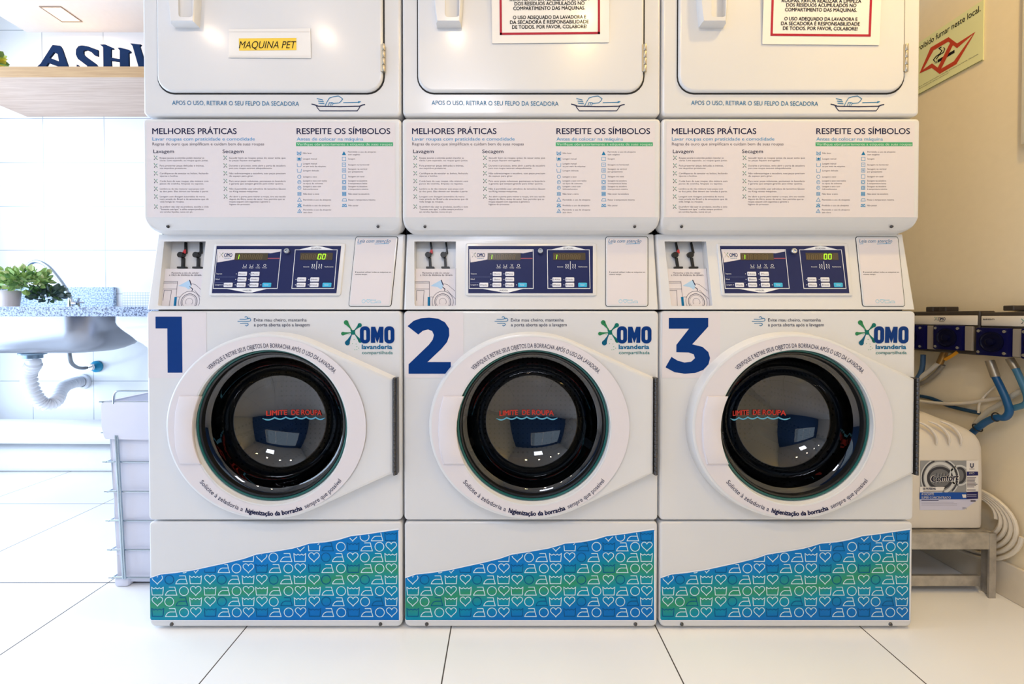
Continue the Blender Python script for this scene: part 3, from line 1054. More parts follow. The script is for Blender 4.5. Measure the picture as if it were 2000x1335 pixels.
def crown(x, y, w, h):
    t = [(x - w * .5, y - h * .5), (x - w * .43, y - h * .42), (x - w * .3, y - h * .28), (x - w * .15, y - h * .42), (x, y - h * .28), (x + w * .15, y - h * .42), (x + w * .3, y - h * .28), (x + w * .43, y - h * .42), (x + w * .5, y - h * .5)]
    return t + [(x + w * .44, y + h * .5), (x - w * .44, y + h * .5)]
def iron(x, y, w, h):
    a = [(x - w * .5, y + h * .5), (x - w * .44, y + h * .28), (x - w * .3, y + h * .05), (x - w * .12, y - h * .06), (x + w * .39, y - h * .06), (x + w * .5, y + h * .5)]
    b = [(x - w * .2, y - h * .48), (x + w * .32, y - h * .48), (x + w * .39, y - h * .06)]
    return a, b

# washer front -------------------------------------------------------
def b_washer_front(bm):
    x0, x1, z0, z1 = -HW, HW, Z_WF0, Z_WF1
    hole = [(GC.x + 0.212 * math.cos(2 * PI * i / 72), GC.z + 0.212 * math.sin(2 * PI * i / 72)) for i in range(72)]
    rings = []
    bev = 0.006
    for d, y in ((0, 0.05), (0, bev), (bev * .3, bev * .3), (bev, 0.0), (bev + .0015, 0.0)):
        rings.append([(x, y, z) for x, z in rrect(x0 + d, x1 - d, z0 + d, z1 - d, max(0.012 - d, 0.001), 6)])
    loops(bm, rings)
    fill_ring(bm, rings[-1], [(x, 0.0, z) for x, z in hole])
    loops(bm, [[(x, 0.0, z) for x, z in hole], [(x, 0.06, z) for x, z in hole]])
    bmesh.ops.remove_doubles(bm, verts=bm.verts[:], dist=1e-6)
DO = None
def door_outline():
    c = L(1036.5, 834, .033)
    a, b = L(1236.5, 834, .033).x - c.x, c.z - L(1036.5, 1016, .033).z
    pts = [(round(c.x + a * math.cos(2 * PI * i / 120), 6), round(c.z + b * math.sin(2 * PI * i / 120), 6)) for i in range(120)]
    hx = L(1279, 740, .026).x
    pts += [(hx, L(1279, 740, .026).z), (hx, L(1279, 926, .026).z)]
    return hull(pts), c, a, b
DOUT, DC, DA, DB = door_outline()
HIN = 0.2055
HC = Vector((GC.x - 0.0005, 0, GC.z - 0.0034))
def b_washer_door(bm):
    def plane(x):          # front face falls gently towards the hinge
        return -0.030 + max(0, x - (DC.x + 0.16)) * 0.06
    o0 = [(x, 0.0, z) for x, z in offset_poly(DOUT, -0.004)]
    o1 = [(x, plane(x) + 0.007, z) for x, z in DOUT]
    o2 = [(x, plane(x) + 0.002, z) for x, z in offset_poly(DOUT, 0.002)]
    o3 = [(x, plane(x), z) for x, z in offset_poly(DOUT, 0.007)]
    o4 = [(x, plane(x), z) for x, z in offset_poly(DOUT, 0.0085)]
    loops(bm, [o0, o1, o2, o3, o4])
    hole = [(HC.x + HIN * math.cos(2 * PI * i / 96), HC.z + HIN * math.sin(2 * PI * i / 96)) for i in range(96)]
    fill_ring(bm, o4, [(x, -0.030, z) for x, z in hole])
    def circ(r, y, c=GC): return [(c.x + r * math.cos(2 * PI * i / 96), y, c.z + r * math.sin(2 * PI * i / 96)) for i in range(96)]
    loops(bm, [circ(HIN, -0.030, HC), circ(HIN - 0.002, -0.0292, HC), circ(GR + 0.004, -0.017), circ(GR + 0.001, -0.013), circ(GR + 0.001, 0.012)])
    bmesh.ops.remove_doubles(bm, verts=bm.verts[:], dist=1e-6)
def b_door_film(bm):
    oa, ob = DA - 0.0085, DB - 0.0085
    rings = [[(DC.x + oa * math.cos(2 * PI * i / 96), -0.0304, DC.z + ob * math.sin(2 * PI * i / 96)) for i in range(96)],
             [(HC.x + (HIN + .002) * math.cos(2 * PI * i / 96), -0.0304, HC.z + (HIN + .002) * math.sin(2 * PI * i / 96)) for i in range(96)]]
    loops(bm, rings)
def p_door_text(p):
    cx, cy = 1043, 832
    def arc_up(a, b, span_a0, span_a1):
        def bend(X, Y, W):
            t = math.radians(span_a0 + (span_a1 - span_a0) * X / W)
            return (cx + (a + Y) * math.cos(t), cy - (b + Y) * math.sin(t))
        return bend
    p.text('VERIFIQUE E RETIRE SEUS OBJETOS DA BORRACHA APÓS O USO DA LAVADORA.', 0, 268, 0, 8.2, DNAVY, 1, bend=arc_up(168, 153.5, 134.5, 42))
def p_door_text_low(p):
    cx2, cy2 = 1041.5, 834
    def arc_dn(a, b, t0, t1):
        def bend(X, Y, W):
            t = math.radians(t0 + (t1 - t0) * X / W)
            return (cx2 + (a - Y) * math.cos(t), cy2 - (b - Y) * math.sin(t))
        return bend
    A, B = 176, 172.5
    p.text('Solicite à zeladoria a ', 0, 96, 0, 8.4, DNAVY, 1, bend=arc_dn(A, B, 218.5, 252))
    p.text('higienização da borracha', 0, 132, 0, 8.6, DNAVY, 1, bold=0.12, bend=arc_dn(A, B, 254, 291))
    p.text('sempre que possível', 0, 92, 0, 8.4, DNAVY, 1, bend=arc_dn(A, B, 293, 322.5))
def b_handle(bm):
    f = lambda x, y, d: L(x, y, d)
    ctr = (1040.5, 838)
    arc = []
    for i in range(9):
        y = 773.5 + (906.5 - 773.5) * i / 8
        arc.append((1040.5 - math.sqrt(150.5 ** 2 - (y - 838) ** 2) + 2, y))
    pts = [(866, 906.5), (858, 875), (856, 840), (858, 805), (866, 773.5)] + arc
    plate(bm, f, pts, 0.0302, 0.0358, 0.004, 3.0)
    # underside of the grip reaching over the glass edge
    plate(bm, f, [(886, 903), (886, 777)] + [(x - 1, y) for x, y in arc[0:]], 0.016, 0.0302)
def b_tealring(bm):
    r0, m = GR - 0.0005, 0.0035
    rings = []
    for k in range(9):
        a = 2 * PI * k / 8
        rings.append((r0 + m * math.cos(a), -0.0165 + m * math.sin(a)))
    lathe_y(bm, rings, (GC.x, GC.z), 96)
def b_rubber(bm):
    lathe_y(bm, [(GR - 0.003, -0.016), (GR - 0.006, -0.0185), (GR - 0.010, -0.017), (GR - 0.012, -0.010), (GR - 0.012, 0.01), (GR + 0.004, 0.02), (GR + 0.006, 0.055)], (GC.x, GC.z), 96)
BOWL = [(0.188, -0.012), (0.187, -0.006), (0.181, -0.003), (0.176, 0.002)] + [(0.174 * math.cos(a_ * PI / 48) ** 0.92 + 0.0004, 0.004 + 0.122 * math.sin(a_ * PI / 48) ** 0.95) for a_ in range(1, 25)]
def b_bowl(bm):
    lathe_y(bm, BOWL, (GC.x, GC.z), 96)
def b_limit_face(): pass
def fG(px, py, d):
    v = L(px, py, -0.1200)
    r = math.hypot(v.x - GC.x, v.z - GC.z)
    for (r1, y1), (r0, y0) in zip(BOWL[3:], BOWL[4:]):
        if r0 <= r <= r1:
            v.y = y0 + (y1 - y0) * (r - r0) / (r1 - r0)
    v.y -= d + .0012
    return v
def p_limit(p):
    p.text('LIMITE  DE ROUPA', 976, 1081, 810, 9.5, REDP, 1, bold=0.08, res=4)
    pts = []
    n = 48
    for i in range(n + 1):
        t = i / n * 6
        pts.append((970 + 118 * i / n, 815.5 + 2.2 * abs(math.sin(PI * t)) * 1.6 - 1))
    p.stroke(pts, 2.3, CYANP, 1, taper=lambda t: 2.6 if 0.04 < t < .96 else 1.2)
def b_drum(bm):
    lathe_y(bm, [(0.212, 0.062), (0.205, 0.10), (0.235, 0.135), (0.25, 0.15), (0.25, 0.46), (0.235, 0.475), (0.0005, 0.475)], (GC.x, GC.z), 64)
    for k in range(3):
        a = PI / 2 + 2 * PI * k / 3
        u, w = Vector((math.cos(a), 0, math.sin(a))), Vector((-math.sin(a), 0, math.cos(a)))
        c = Vector((GC.x, 0, GC.z))
        rings = []
        for y in (0.16, 0.18, 0.44, 0.46):
            e_ = 0.05 if y in (0.18, 0.44) else 0.012
            rings.append([c + Vector((0, y, 0)) + u * (0.249) + w * .04, c + Vector((0, y, 0)) + u * (0.249 - e_) + w * .012, c + Vector((0, y, 0)) + u * (0.249 - e_) - w * .012, c + Vector((0, y, 0)) + u * .249 - w * .04])
        loops(bm, rings, closed=False)
def b_hinge(bm):
    x = L(1281.5, 800, .024).x
    z1, z0 = L(1281, 738, .024).z, L(1281, 928, .024).z
    n = 22
    h = (z1 - z0) / n
    for k in range(n):
        z = z0 + k * h
        lathe_z(bm, [(0.0034, z + .0004), (0.0038, z + .001), (0.0038, z + h - .001), (0.0034, z + h - .0004)], (x, -0.0225), 10, True, True)
    box(bm, x - .004, x + .0065, -0.0205, -0.0, z0, z1)
def p_number_bg(p, n):
    p.poly(rrect(793, 893, 608.5, 738, 2, 3), STICK, 0)
def p_number(n):
    def d(p):
        # the sticker field and the figure, measured on the second machine's front
        p.poly([(791.5, 609.5), (905, 609.5), (905, 712), (885, 738), (791.5, 738)], STICK, 0)
        if n == 1:
            x = 1037.1 - 535.2
            q = [(304, 618), (355.5, 618), (356, 727.5), (327, 727.5), (327, 641), (304, 641)]
            p.poly([(a + x, b) for a, b in q], NAVY, 1)
        elif n == 2:
            cx, cy, R, r = 842.5, 651.5, 34, 12.5
            outer, inner = [], []
            for i in range(25):
                a = math.radians(205 - 240 * i / 24)
                outer.append((840 + 38.5 * math.cos(a), 655 - 35 * math.sin(a)))
                inner.append((839.5 + 15.5 * math.cos(a), 656.5 - 14 * math.sin(a)))
            o = [(796, 636.5), (808, 626), (822, 621.3), (838, 620), (856, 622), (869, 629), (877, 641), (877.5, 655), (873, 668), (862, 681), (835, 706.5), (880.5, 706.5), (880.5, 729.5), (798, 729.5), (798, 711), (838, 672.5), (845, 663), (847.5, 654), (844, 646), (836, 643), (826, 645.5), (817, 653)]
            p.poly(o, NAVY, 1)
        else:
            x = 1037.1 - 1539
            o = [(1306, 620.5), (1383, 620.5), (1383, 637.5), (1352, 672), (1372, 677), (1383.5, 687), (1387, 699), (1384, 711), (1374, 722), (1358, 728), (1338, 729.5), (1318, 726.5), (1300, 717), (1311.5, 696.5), (1324, 704), (1337, 707.5), (1350, 706), (1357.5, 699), (1355, 691.5), (1345, 688), (1321, 687.5), (1321, 673), (1345.5, 641.5), (1306, 641.5)]
            p.poly([(a + x, b) for a, b in o], NAVY, 1)
    return d
def p_logo(p):
    X = lambda *q: [(1655 + x * .0749 - 501.9, 610 + y * .0749) for x, y in q]
    def drop(tip, end, r, mat, w=1.4):
        (ax, ay), (bx, by) = X(tip)[0], X(end)[0]
        p.stroke([(ax, ay), (ax + (bx - ax) * .4, ay + (by - ay) * .4), (ax + (bx - ax) * .75, ay + (by - ay) * .75), (bx, by)], 2, mat, 1, taper=lambda t: w + (2 * r - w) * t ** 1.5)
        p.ell(bx, by, r, r, mat, 1, 20)
    G1, T1, B1 = LOGOG, M('logo_teal', (20, 110, 100), .45), M('logo_blue_drop', (16, 92, 124), .45)
    drop((500, 480), (335, 260), 4.6, G1)
    drop((545, 470), (690, 330), 4.2, T1)
    drop((480, 520), (250, 550), 3.6, G1)
    drop((490, 545), (365, 790), 4.9, B1)
    drop((545, 545), (700, 740), 3.8, T1)
    p.poly(X((440, 440), (505, 462), (575, 445), (562, 505), (580, 572), (505, 580), (452, 560), (462, 505)), T1, 1)
    for x, y in ((410, 570), (540, 700), (500, 810), (590, 820), (610, 890), (660, 930), (560, 970), (610, 965)):
        c = X((x, y))[0]
        p.ell(c[0], c[1], .8, .8, GREENP, 1, 8)
    # heavy condensed capitals
    def O(cx):
        o = rrect(cx - 132, cx + 132, 358, 805, 118, 8)
        i = rrect(cx - 32, cx + 32, 455, 715, 31, 8)
        p._add(X(*o) + X(*i), [(k, (k + 1) % len(o), len(o) + (k + 1) % len(o), len(o) + k) for k in range(len(o))], NAVY, 2)
    O(826); O(1462)
    p.poly(X((985, 370), (1095, 370), (1146, 530), (1198, 370), (1310, 370), (1300, 790), (1195, 790), (1205, 640), (1146, 800), (1085, 640), (1095, 790), (978, 790)), NAVY, 2)
    a = X((745, 948), (1530, 948), (745, 1085), (1545, 1085))
    p.text('lavanderia', a[0][0], a[1][0], a[0][1], 8.2, MBLUE, 2, bold=0.1)
    p.text('compartilhada', a[2][0], a[3][0], a[2][1], 6.2, TEALP, 2, bold=0.004)
def p_vent(p):
    p.text('Evite mau cheiro, mantenha', 998, 1101, 627.5, 6.2, DNAVY, 1)
    p.text('a porta aberta após a lavagem', 998, 1107, 636.8, 6.2, DNAVY, 1)
    W = lambda *q: [(970 + x, 626 + y) for x, y in q]
    p.stroke(spline([(970, 623, 0), (982, 623, 0), (986, 620.5, 0), (983, 618, 0), (980, 619.5, 0)], 6) and [(v.x, v.y) for v in spline([(970, 623, 0), (982, 623, 0), (986, 620.5, 0), (983, 618, 0), (980, 619.5, 0)], 6)], 1.2, MBLUE, 1)
    p.stroke([(v.x, v.y) for v in spline([(966, 627, 0), (988, 627, 0), (992, 624, 0), (989, 621, 0), (986, 622.5, 0)], 6)], 1.2, MBLUE, 1)
    p.stroke([(v.x, v.y) for v in spline([(971, 631, 0), (984, 631, 0), (987, 633.5, 0), (984, 636, 0), (981, 634.5, 0)], 6)], 1.2, MBLUE, 1)

def b_toe(bm):
    rpanel(bm, -HW + .001, HW - .001, Z_TOE0, Z_TOE1, 0.010, 0.0, 0.05, 0.006, rb=0.016)
EDGE = [(791.5, 1128.5), (812, 1121.5), (845, 1118), (878, 1113), (905, 1107), (940, 1099.5), (975, 1091), (1000, 1082.5), (1035, 1077), (1070, 1071), (1085, 1067), (1104, 1061), (1135, 1058.5), (1160, 1054), (1185, 1046.5), (1215, 1043), (1245, 1038.5), (1278, 1034)]
def edge_y(x):
    for (a, b), (c, d) in zip(EDGE, EDGE[1:]):
        if a <= x <= c:
            return b + (d - b) * (x - a) / (c - a)
    return EDGE[-1][1] if x > EDGE[-1][0] else EDGE[0][1]
def p_toe(p):
    p.poly(EDGE + [(1278, 1210.5), (794, 1210.5), (791.5, 1207)], TOEFILM, 0)
    up = [(x, y - 1.8 - random.random() * 1.2) for x, y in EDGE]
    n = len(EDGE)
    p._add(EDGE + up, [(i, i + 1, n + i + 1, n + i) for i in range(n - 1)], WHITEP, 1)
    p.rect(1277.6, 1036, 1279.4, 1212, WHITEP, 1)
    p.rect(794, 1210.3, 1279.4, 1212.2, WHITEP, 1)
    rows = [(1195.3, 'cIoh' , 'CiohCiohCiohCioCioh'), (1174.3, '', 'hoIchOichoIchOihoXc'), (1153.6, '', 'ciohciohciohciocioh'),
            (1131.5, '', 'hOichOichOichOihOic'), (1109.5, '', ' ohCiohCiohCioCioh'), (1088.0, '', '       choichOihoic'), (1067.2, '', '           hcIoCioh'), (1047.5, '', '               hoiC')]
    cols = [806.3, 833, 858, 881, 908.8, 936.2, 960.8, 984.2, 1009.8, 1036.2, 1062.2, 1085.6, 1112.8, 1139, 1165, 1189, 1215.4, 1240.4, 1263.5]
    odd = [806.0, 829.2, 853.5, 880.8, 909, 931.8, 956, 983.4, 1010.2, 1033.2, 1058, 1084.8, 1112.5, 1135.5, 1159.5, 1188.2, 1211.5, 1236, 1262.5]
    for ri, (y, _, pat) in enumerate(rows):
        if ri == 4:
            pat = ' ohCiohCiohCioCioh'
            pat = ' ' + pat
            pat = '  ohCiohCiohCioCioh'
        cs = odd if ri in (1, 3, 5, 7) else cols
        for x, ch in zip(cs, pat):
            if ch == ' ':
                continue
            lw = 1.45
            dark = ch.isupper()
            mat = TOE_D if dark else TOE_L
            k = ch.lower()
            if k == 'o':
                ls = [([(x + 8.7 * math.cos(2 * PI * i / 28), y + 8.7 * math.sin(2 * PI * i / 28)) for i in range(28)], True)]
            elif k == 'h':
                ls = [(heart(x, y, 21, 18.5), True)]
            elif k == 'c':
                ls = [(crown(x, y, 23.5, 15.5), True)]
            else:
                a, b = iron(x, y, 22.5, 16)
                ls = [(a, True), (b, False)]
            for pts, cl in ls:
                pts = [tuple(q) for q in pts]
                if cl:
                    pts = pts + [pts[0]]
                den = []
                for a, b in zip(pts, pts[1:]):
                    m = max(1, int(math.hypot(b[0] - a[0], b[1] - a[1]) / 4))
                    den += [(a[0] + (b[0] - a[0]) * t / m, a[1] + (b[1] - a[1]) * t / m) for t in range(m)]
                den.append(pts[-1])
                run = []
                for q in den + [None]:
                    if q is not None and q[1] > edge_y(q[0]) + 1:
                        run.append(q)
                    else:
                        if len(run) > 1:
                            whole = cl and len(run) == len(den)
                            p.stroke(run[:-1] if whole else run, lw, mat, 2, whole)
                        run = []

STACK_LABELS = ['white stacked washer and dryer marked with a blue 1, beside the wire laundry basket',
                'white stacked washer and dryer marked with a blue 2, in the middle of the row',
                'white stacked washer and dryer marked with a blue 3, nearest the right wall']
def make_stack(n):
    root = empty('stacked_washer_dryer', (X2 + PITCHX * (n - 2), YM, 0), STACK_LABELS[n - 1], 'washing machine', 'stacked washers and dryers')
    part('cabinet', root, 'cab', b_body, WHITE)
    part('front_recess', root, 'gap', b_gap, DARKGAP, False)
    part('plinth', root, 'plinth', b_plinth, DARKGAP, False)
    # dryer
    fr = part('dryer_front', root, 'df', b_dryer_frame, WHITE)
    part('door_gap_shade', fr, 'dg', b_door_gap, DARKGAP, False)  # dark sheet standing in for the shaded gap round the door
    printed('lint_reminder', fr, 'lint_notice', base(.004), p_lint_notice, 'blue printed line of capitals with a hand and tray drawing')
    dd = part('dryer_door', root, 'dd', b_dryer_door, WHITE)
    part('door_handle', dd, 'dh', b_dryer_handle, WHITE)
    part('door_hinge', dd, 'dhi', b_dryer_hinge, BRASS)
    lp = part('lint_panel', root, 'lp', b_lint, WHITE, angle=23.5)
    printed('care_guide', lp, 'care', base(.006), p_care_sheet, 'pale printed sheet of washing advice and care symbols')
    for px in (828, 1240):
        c = L(px + 1, 441.5, .002)
        screw('screw', lp, (c.x, 0.0045, c.z), 0.0032, 'scr_l')
    # console
    co = part('console', root, 'con', b_console, WHITE, angle=12)
    ni = part('niche', root, 'nic', b_niche, WHITE)
    part('lever', ni, 'lev1', b_lever(0), PLASTICB)
    part('lever', ni, 'lev2', b_lever(30.4), PLASTICB)
    part('lever_tab', ni, 'levr', b_lever_red, M('red_plastic', (196, 40, 46), .4), label='red tab on the left lever')
    printed('instruction_card', ni, 'card', fC, p_card, 'small card with a line drawing of a machine')
    cp = part('control_panel', root, 'bez', b_bezel, WHITE)
    printed('panel_face', cp, 'ctl', fP, lambda p: (p_control(p), p_keys(p)), 'navy printed control face')
    printed('display', cp, None, fP, p_display('w', '1'), 'dark display with one lit green digit')
    printed('display', cp, None, fP, p_display('d', '1' if n == 2 else '00'), 'dark display with lit green digits')
    part('key_lock', cp, 'key', b_keylock, CHROME)
    for i, (x, y) in enumerate(BTN):
        part('button', cp, 'btn%d' % i, b_button(x, y), BUTTON)
    for i, (x, y) in enumerate(BTNB):
        part('button', cp, 'btb%d' % i, b_button(x, y), BUTTONB, label='cyan start button')
    dr = part('drawer_front', root, 'drw', b_drawer, WHITE)
    part('drawer_gap', dr, 'drwg', b_drawer_gap, DARKGAP, False)
    printed('drawer_notice', dr, 'drwt', lambda px, py, d: LS(px, py, .0022 + d), p_drawer, 'pale printed notice with a blue handwritten heading')
    # washer
    wf = part('washer_front', root, 'wf', b_washer_front, WHITE)
    printed('number_decal', wf, None, base(0.0), p_number(n), 'large navy figure %d on a pale film' % n)
    printed('brand_logo', wf, 'logo', base(0.0), p_logo, 'green drop splash with heavy navy capitals')
    printed('airing_notice', wf, 'vent', base(0.0), p_vent, 'two small navy lines beside a wind symbol')
    part('drum', root, 'drum', b_drum, DRUM)
    wd = part('washer_door', root, 'wd', b_washer_door, WHITE)
    part('door_film', wd, 'wdf', b_door_film, STICK, False, 'pale oval film around the door glass')
    printed('upper_lettering', wd, 'wdt', base(.0304), p_door_text, 'navy capitals curved over the door glass')
    printed('lower_lettering', wd, 'wdtl', base(.0304), p_door_text_low, 'navy lettering curved under the door glass')
    part('door_handle', wd, 'wdh', b_handle, STICK)
    part('sealing_ring', wd, 'wdr', b_tealring, TEALR, label='teal ring around the glass')
    part('rubber_gasket', wd, 'wdg', b_rubber, RUBBER)
    part('door_glass', wd, 'wdb', b_bowl, GLASS, recalc=False)
    printed('fill_limit_mark', wd, 'lim', fG, p_limit, 'red lettering over a pale blue wave line on the glass')
    part('door_hinge', wd, 'wdhi', b_hinge, DSTEEL)
    tp = part('toe_panel', root, 'tp', b_toe, WHITE)
    printed('pattern_decal', tp, 'tpd', base(0.0), p_toe, 'blue and green film covered with pale laundry symbols')
    for px in (833.5, 1241):
        c = L(px, 1218, 0)
        screw('screw', tp, (c.x, 0.001, c.z), 0.0042, 'scr_t')
    return root
for n in (1, 2, 3):
    make_stack(n)

# ------------------------------------------------------------------ sheets taped to the dryer doors
def fD(d0):
    return lambda px, py, d: PY(px, py, YM - d0 - d)
def sheet(name, key_x, ang, label, dy, group=None):
    """laminated notice hung on a dryer door; the origin is the middle of its lower edge"""
    cx, cy = 1075.5, 84
    c = PY(cx, cy, YM - 0.0125)
    k = 806 / (YM - 0.0125)
    def f(px, py, d):
        return Vector(((px - cx) / k, -d, -(py - cy) / k))
    e = empty(name, (c.x + key_x, c.y, c.z + dy), label, 'notice', group)
    e.rotation_euler = (math.radians(1.5), ang, 0)
    def b(bm):
        plate(bm, f, prect(962, 1189, -92, 84, 2), 0.0, 0.0009)
    part('paper', e, 'noticep', b, PAPER, False)
    def d(p):
        for a in ((977, -77, 981.3, 68.5), (1166.7, -77, 1171, 68.5), (977, 64.3, 1171, 68.5), (977, -77, 1171, -72.7)):
            p.rect(*a, MAROON, 1)
        T = [('DEPOIS DE LAVAR E/OU SECAR SUAS', 999, 1148, -3, 6.4), ('ROUPAS, FAVOR REALIZAR A LIMPEZA', 997, 1150, 5, 6.4),
             ('DOS RESÍDUOS ACUMULADOS NO', 1006, 1141, 13.2, 6.4), ('COMPARTIMENTO DAS MÁQUINAS.', 1003.6, 1142, 22, 6.4),
             ('O USO ADEQUADO DA LAVADORA E', 1003, 1144, 39, 6.4), ('DA SECADORA É RESPONSABILIDADE', 997, 1149, 48, 6.4), ('DE TODOS. POR FAVOR, COLABORE!', 1001, 1145, 57, 6.4)]
        for t, a, b_, y, h in T:
            p.text(t, a, b_, y, h, BLACKP, 1, bold=0.05)
    printed('lettering', e, 'noticet', lambda px, py, d: f(px, py, 0.0009 + d), d, 'black capitals inside a dark red border')
    return e
sheet('notice', 0.0, math.radians(-0.5), 'red bordered notice taped to the door of the dryer over machine 2', 0.0, 'red bordered notices on dryer doors')
sheet('notice', PITCHX + 0.0215, math.radians(0.45), 'red bordered notice taped to the door of the dryer over machine 3', -0.0045, 'red bordered notices on dryer doors')
def pet(name):
    c = PY(526.5, 113, YM - 0.0125)
    k = 806 / (YM - 0.0125)
    f = lambda px, py, d: Vector(((px - 526.5) / k, -d, -(py - 113) / k))
    e = empty(name, c, 'small white taped label with yellow highlighted words on the first dryer door', 'label')
    part('paper', e, None, lambda bm: plate(bm, f, [(447, 112.5), (448, 58), (606, 56.5), (607, 113.5)], 0.0, 0.0006), PAPER, False)
    def d(p):
        p.poly([(467.5, 76), (579, 75), (579, 98.5), (468, 99.5)], YELLOW, 0)
        p.text('MAQUINA PET', 467.5, 576, 95, 13.5, BLACKP, 1, shear=0.22, res=6)
        for y in (63, 110):
            p.rect(449, y, 605, y + .5, M('tape_edge', (222, 214, 206), .3), 1)
    printed('lettering', e, None, lambda px, py, d: f(px, py, .0006 + d), d, 'slanted black capitals over yellow highlighter')
pet('door_label')

# ------------------------------------------------------------------ left side: shelf, letters, sink
def wood(name, c1, c2, sc=(1.2, 30, 30)):
    n = NT(name, 0.5)
    w = n.noise(4.0, 6, n.mapping(sc), 0.6)
    n.color(n.ramp(w, [(0.3, rgb(*c1)), (0.7, rgb(*c2))]))
    return n.m
SHELFW = wood('pale_oak', (192, 160, 138), (218, 192, 172))
SH_Z0, SH_Z1 = PY(150, 228, YB).z, 0
SHY = 1.962
SH_Z1 = PY(150, 130, SHY).z
SHX0, SHX1 = PY(52, 226, YB).x, -0.99
sh = link('wall_shelf', finish((lambda bm: (box(bm, SHX0, SHX1, SHY, YB, SH_Z0, SH_Z1, 0.0015, 1), bm)[1])(bmesh.new()), 'wall_shelf', SHELFW))
tag(sh, 'pale oak shelf on the tiled wall above the sink, holding navy letters', 'shelf')
link('edge_band', finish((lambda bm: (box(bm, SHX0, SHX1, SHY - .0012, SHY - .0002, SH_Z0, SH_Z1), bm)[1])(bmesh.new()), 'edge_band', wood('oak_edge', (176, 136, 92), (200, 162, 116))), sh, 'tan oak front edge')
LETN = M('letter_navy', (16, 42, 80), 0.6, spec=0.1)
def letter(ch, outline, holes, Y, label):
    """solid standing letter; outlines in photo pixels, dropped to the shelf top"""
    bm = bmesh.new()
    d = 0.008
    def pt(x, y, yy):
        v = PY(x, y, Y)
        return (v.x, yy, v.z)
    lowest = max(y for x, y in outline)
    for yy in (Y, Y + d):
        o = [pt(x, y, yy) for x, y in outline]
        if holes:
            fill_ring(bm, o, [pt(x, y, yy) for x, y in holes])
        else:
            vs = [bm.verts.new(q) for q in o]
            es = [bm.edges.new((vs[i], vs[(i + 1) % len(vs)])) for i in range(len(vs))]
            bmesh.ops.triangle_fill(bm, edges=es, use_beauty=True, use_dissolve=False)
    for poly in [outline] + ([holes] if holes else []):
        loops(bm, [[pt(x, y, Y) for x, y in poly], [pt(x, y, Y + d) for x, y in poly]])
    bmesh.ops.remove_doubles(bm, verts=bm.verts[:], dist=1e-6)
    lo = min(v.co.z for v in bm.verts)
    for v in bm.verts:      # stand it on the shelf top
        v.co.z += (SH_Z1 - lo) * min(1.0, max(0.0, (PY(0, 110, Y).z - v.co.z) / (PY(0, 110, Y).z - lo)))
    o = link('letter', finish(bm, 'letter', LETN, True, 30))
    return tag(o, label, 'letter', 'navy letters on the shelf')
l6 = lambda *q: [(x / 5.563, y / 5.563) for x, y in q]
LB = 815      # feet of the letters, hidden by the shelf's front edge
letter('A', l6((340, LB), (340, 800), (412, 715), (440, 690), (558, 505), (572, 488), (650, 495), (672, 530), (760, 790), (790, LB), (640, LB), (655, 790), (640, 722), (522, 680), (478, 760), (500, LB)),
       l6((585, 565), (625, 585), (640, 665), (535, 625)), 2.03, 'navy wooden letter A with a slanted crossbar, first letter on the oak shelf')
letter('S', l6((850, 705), (870, 760), (905, 785), (945, 775), (960, 745), (945, 715), (845, 640), (822, 590), (825, 535), (850, 500), (890, 490), (960, 503), (1062, 540), (1062, 610), (1025, 600), (985, 560), (940, 542), (905, 550), (905, 585), (930, 610), (1040, 690), (1075, 740), (1068, 790), (1030, LB), (900, LB), (835, 770), (830, 700)),
       None, 2.03, 'curved navy wooden letter S between the A and the H')
letter('H', l6((1110, LB), (1125, 800), (1118, 510), (1082, 484), (1140, 480), (1230, 520), (1228, 532), (1205, 532), (1203, 622), (1300, 640), (1300, 545), (1275, 518), (1300, 515), (1400, 540), (1418, 555), (1412, 570), (1395, 572), (1400, 800), (1415, LB), (1290, LB), (1305, 800), (1300, 668), (1203, 655), (1210, 800), (1222, LB)),
       None, 2.03, 'navy wooden letter H with flared serifs, right of the S')
letter('W', l6((1415, 470), (1500, 480), (1530, 482), (1515, 500), (1575, 690), (1640, 520), (1625, 490), (1700, 490), (1770, 690), (1820, 500), (1890, 490), (1800, LB), (1730, LB), (1660, 640), (1600, LB), (1530, LB), (1440, 500)),
       None, 2.03, 'navy wooden letter at the shelf end partly hidden by the first dryer')

def granite(name, base_, specks, sc):
    n = NT(name, 0.25)
    v = n.noise(sc, 2)
    n.color(n.ramp(v, [(0.38, rgb(*specks)), (0.48, rgb(*base_)), (0.6, rgb(*[min(255, c + 40) for c in base_]))]))
    return n.m
GRAN = granite('blue_grey_granite', (138, 152, 178), (58, 68, 98), 190)
GRAN2 = granite('polished_granite', (168, 186, 206), (120, 144, 178), 120)
CTY = 1.74
CTZ1, CTZ0 = PY(100, 598.5, CTY).z, PY(100, 617.5, CTY).z
ct = link('countertop', finish((lambda bm: (box(bm, XL, -0.985, CTY, YB, CTZ0, CTZ1, 0.002, 1), bm)[1])(bmesh.new()), 'countertop', GRAN, False))
tag(ct, 'speckled blue grey granite counter slab along the tiled wall', 'counter')
bz = PY(150, 560.5, YB - 0.02).z
bs = link('backsplash', finish((lambda bm: (box(bm, XL, PY(222, 580, YB - .02).x, YB - 0.02, YB - 0.0005, CTZ1, bz, 0.002, 1), bm)[1])(bmesh.new()), 'backsplash', GRAN2, False))
tag(bs, 'low pale blue granite upstand behind the tap', 'backsplash')

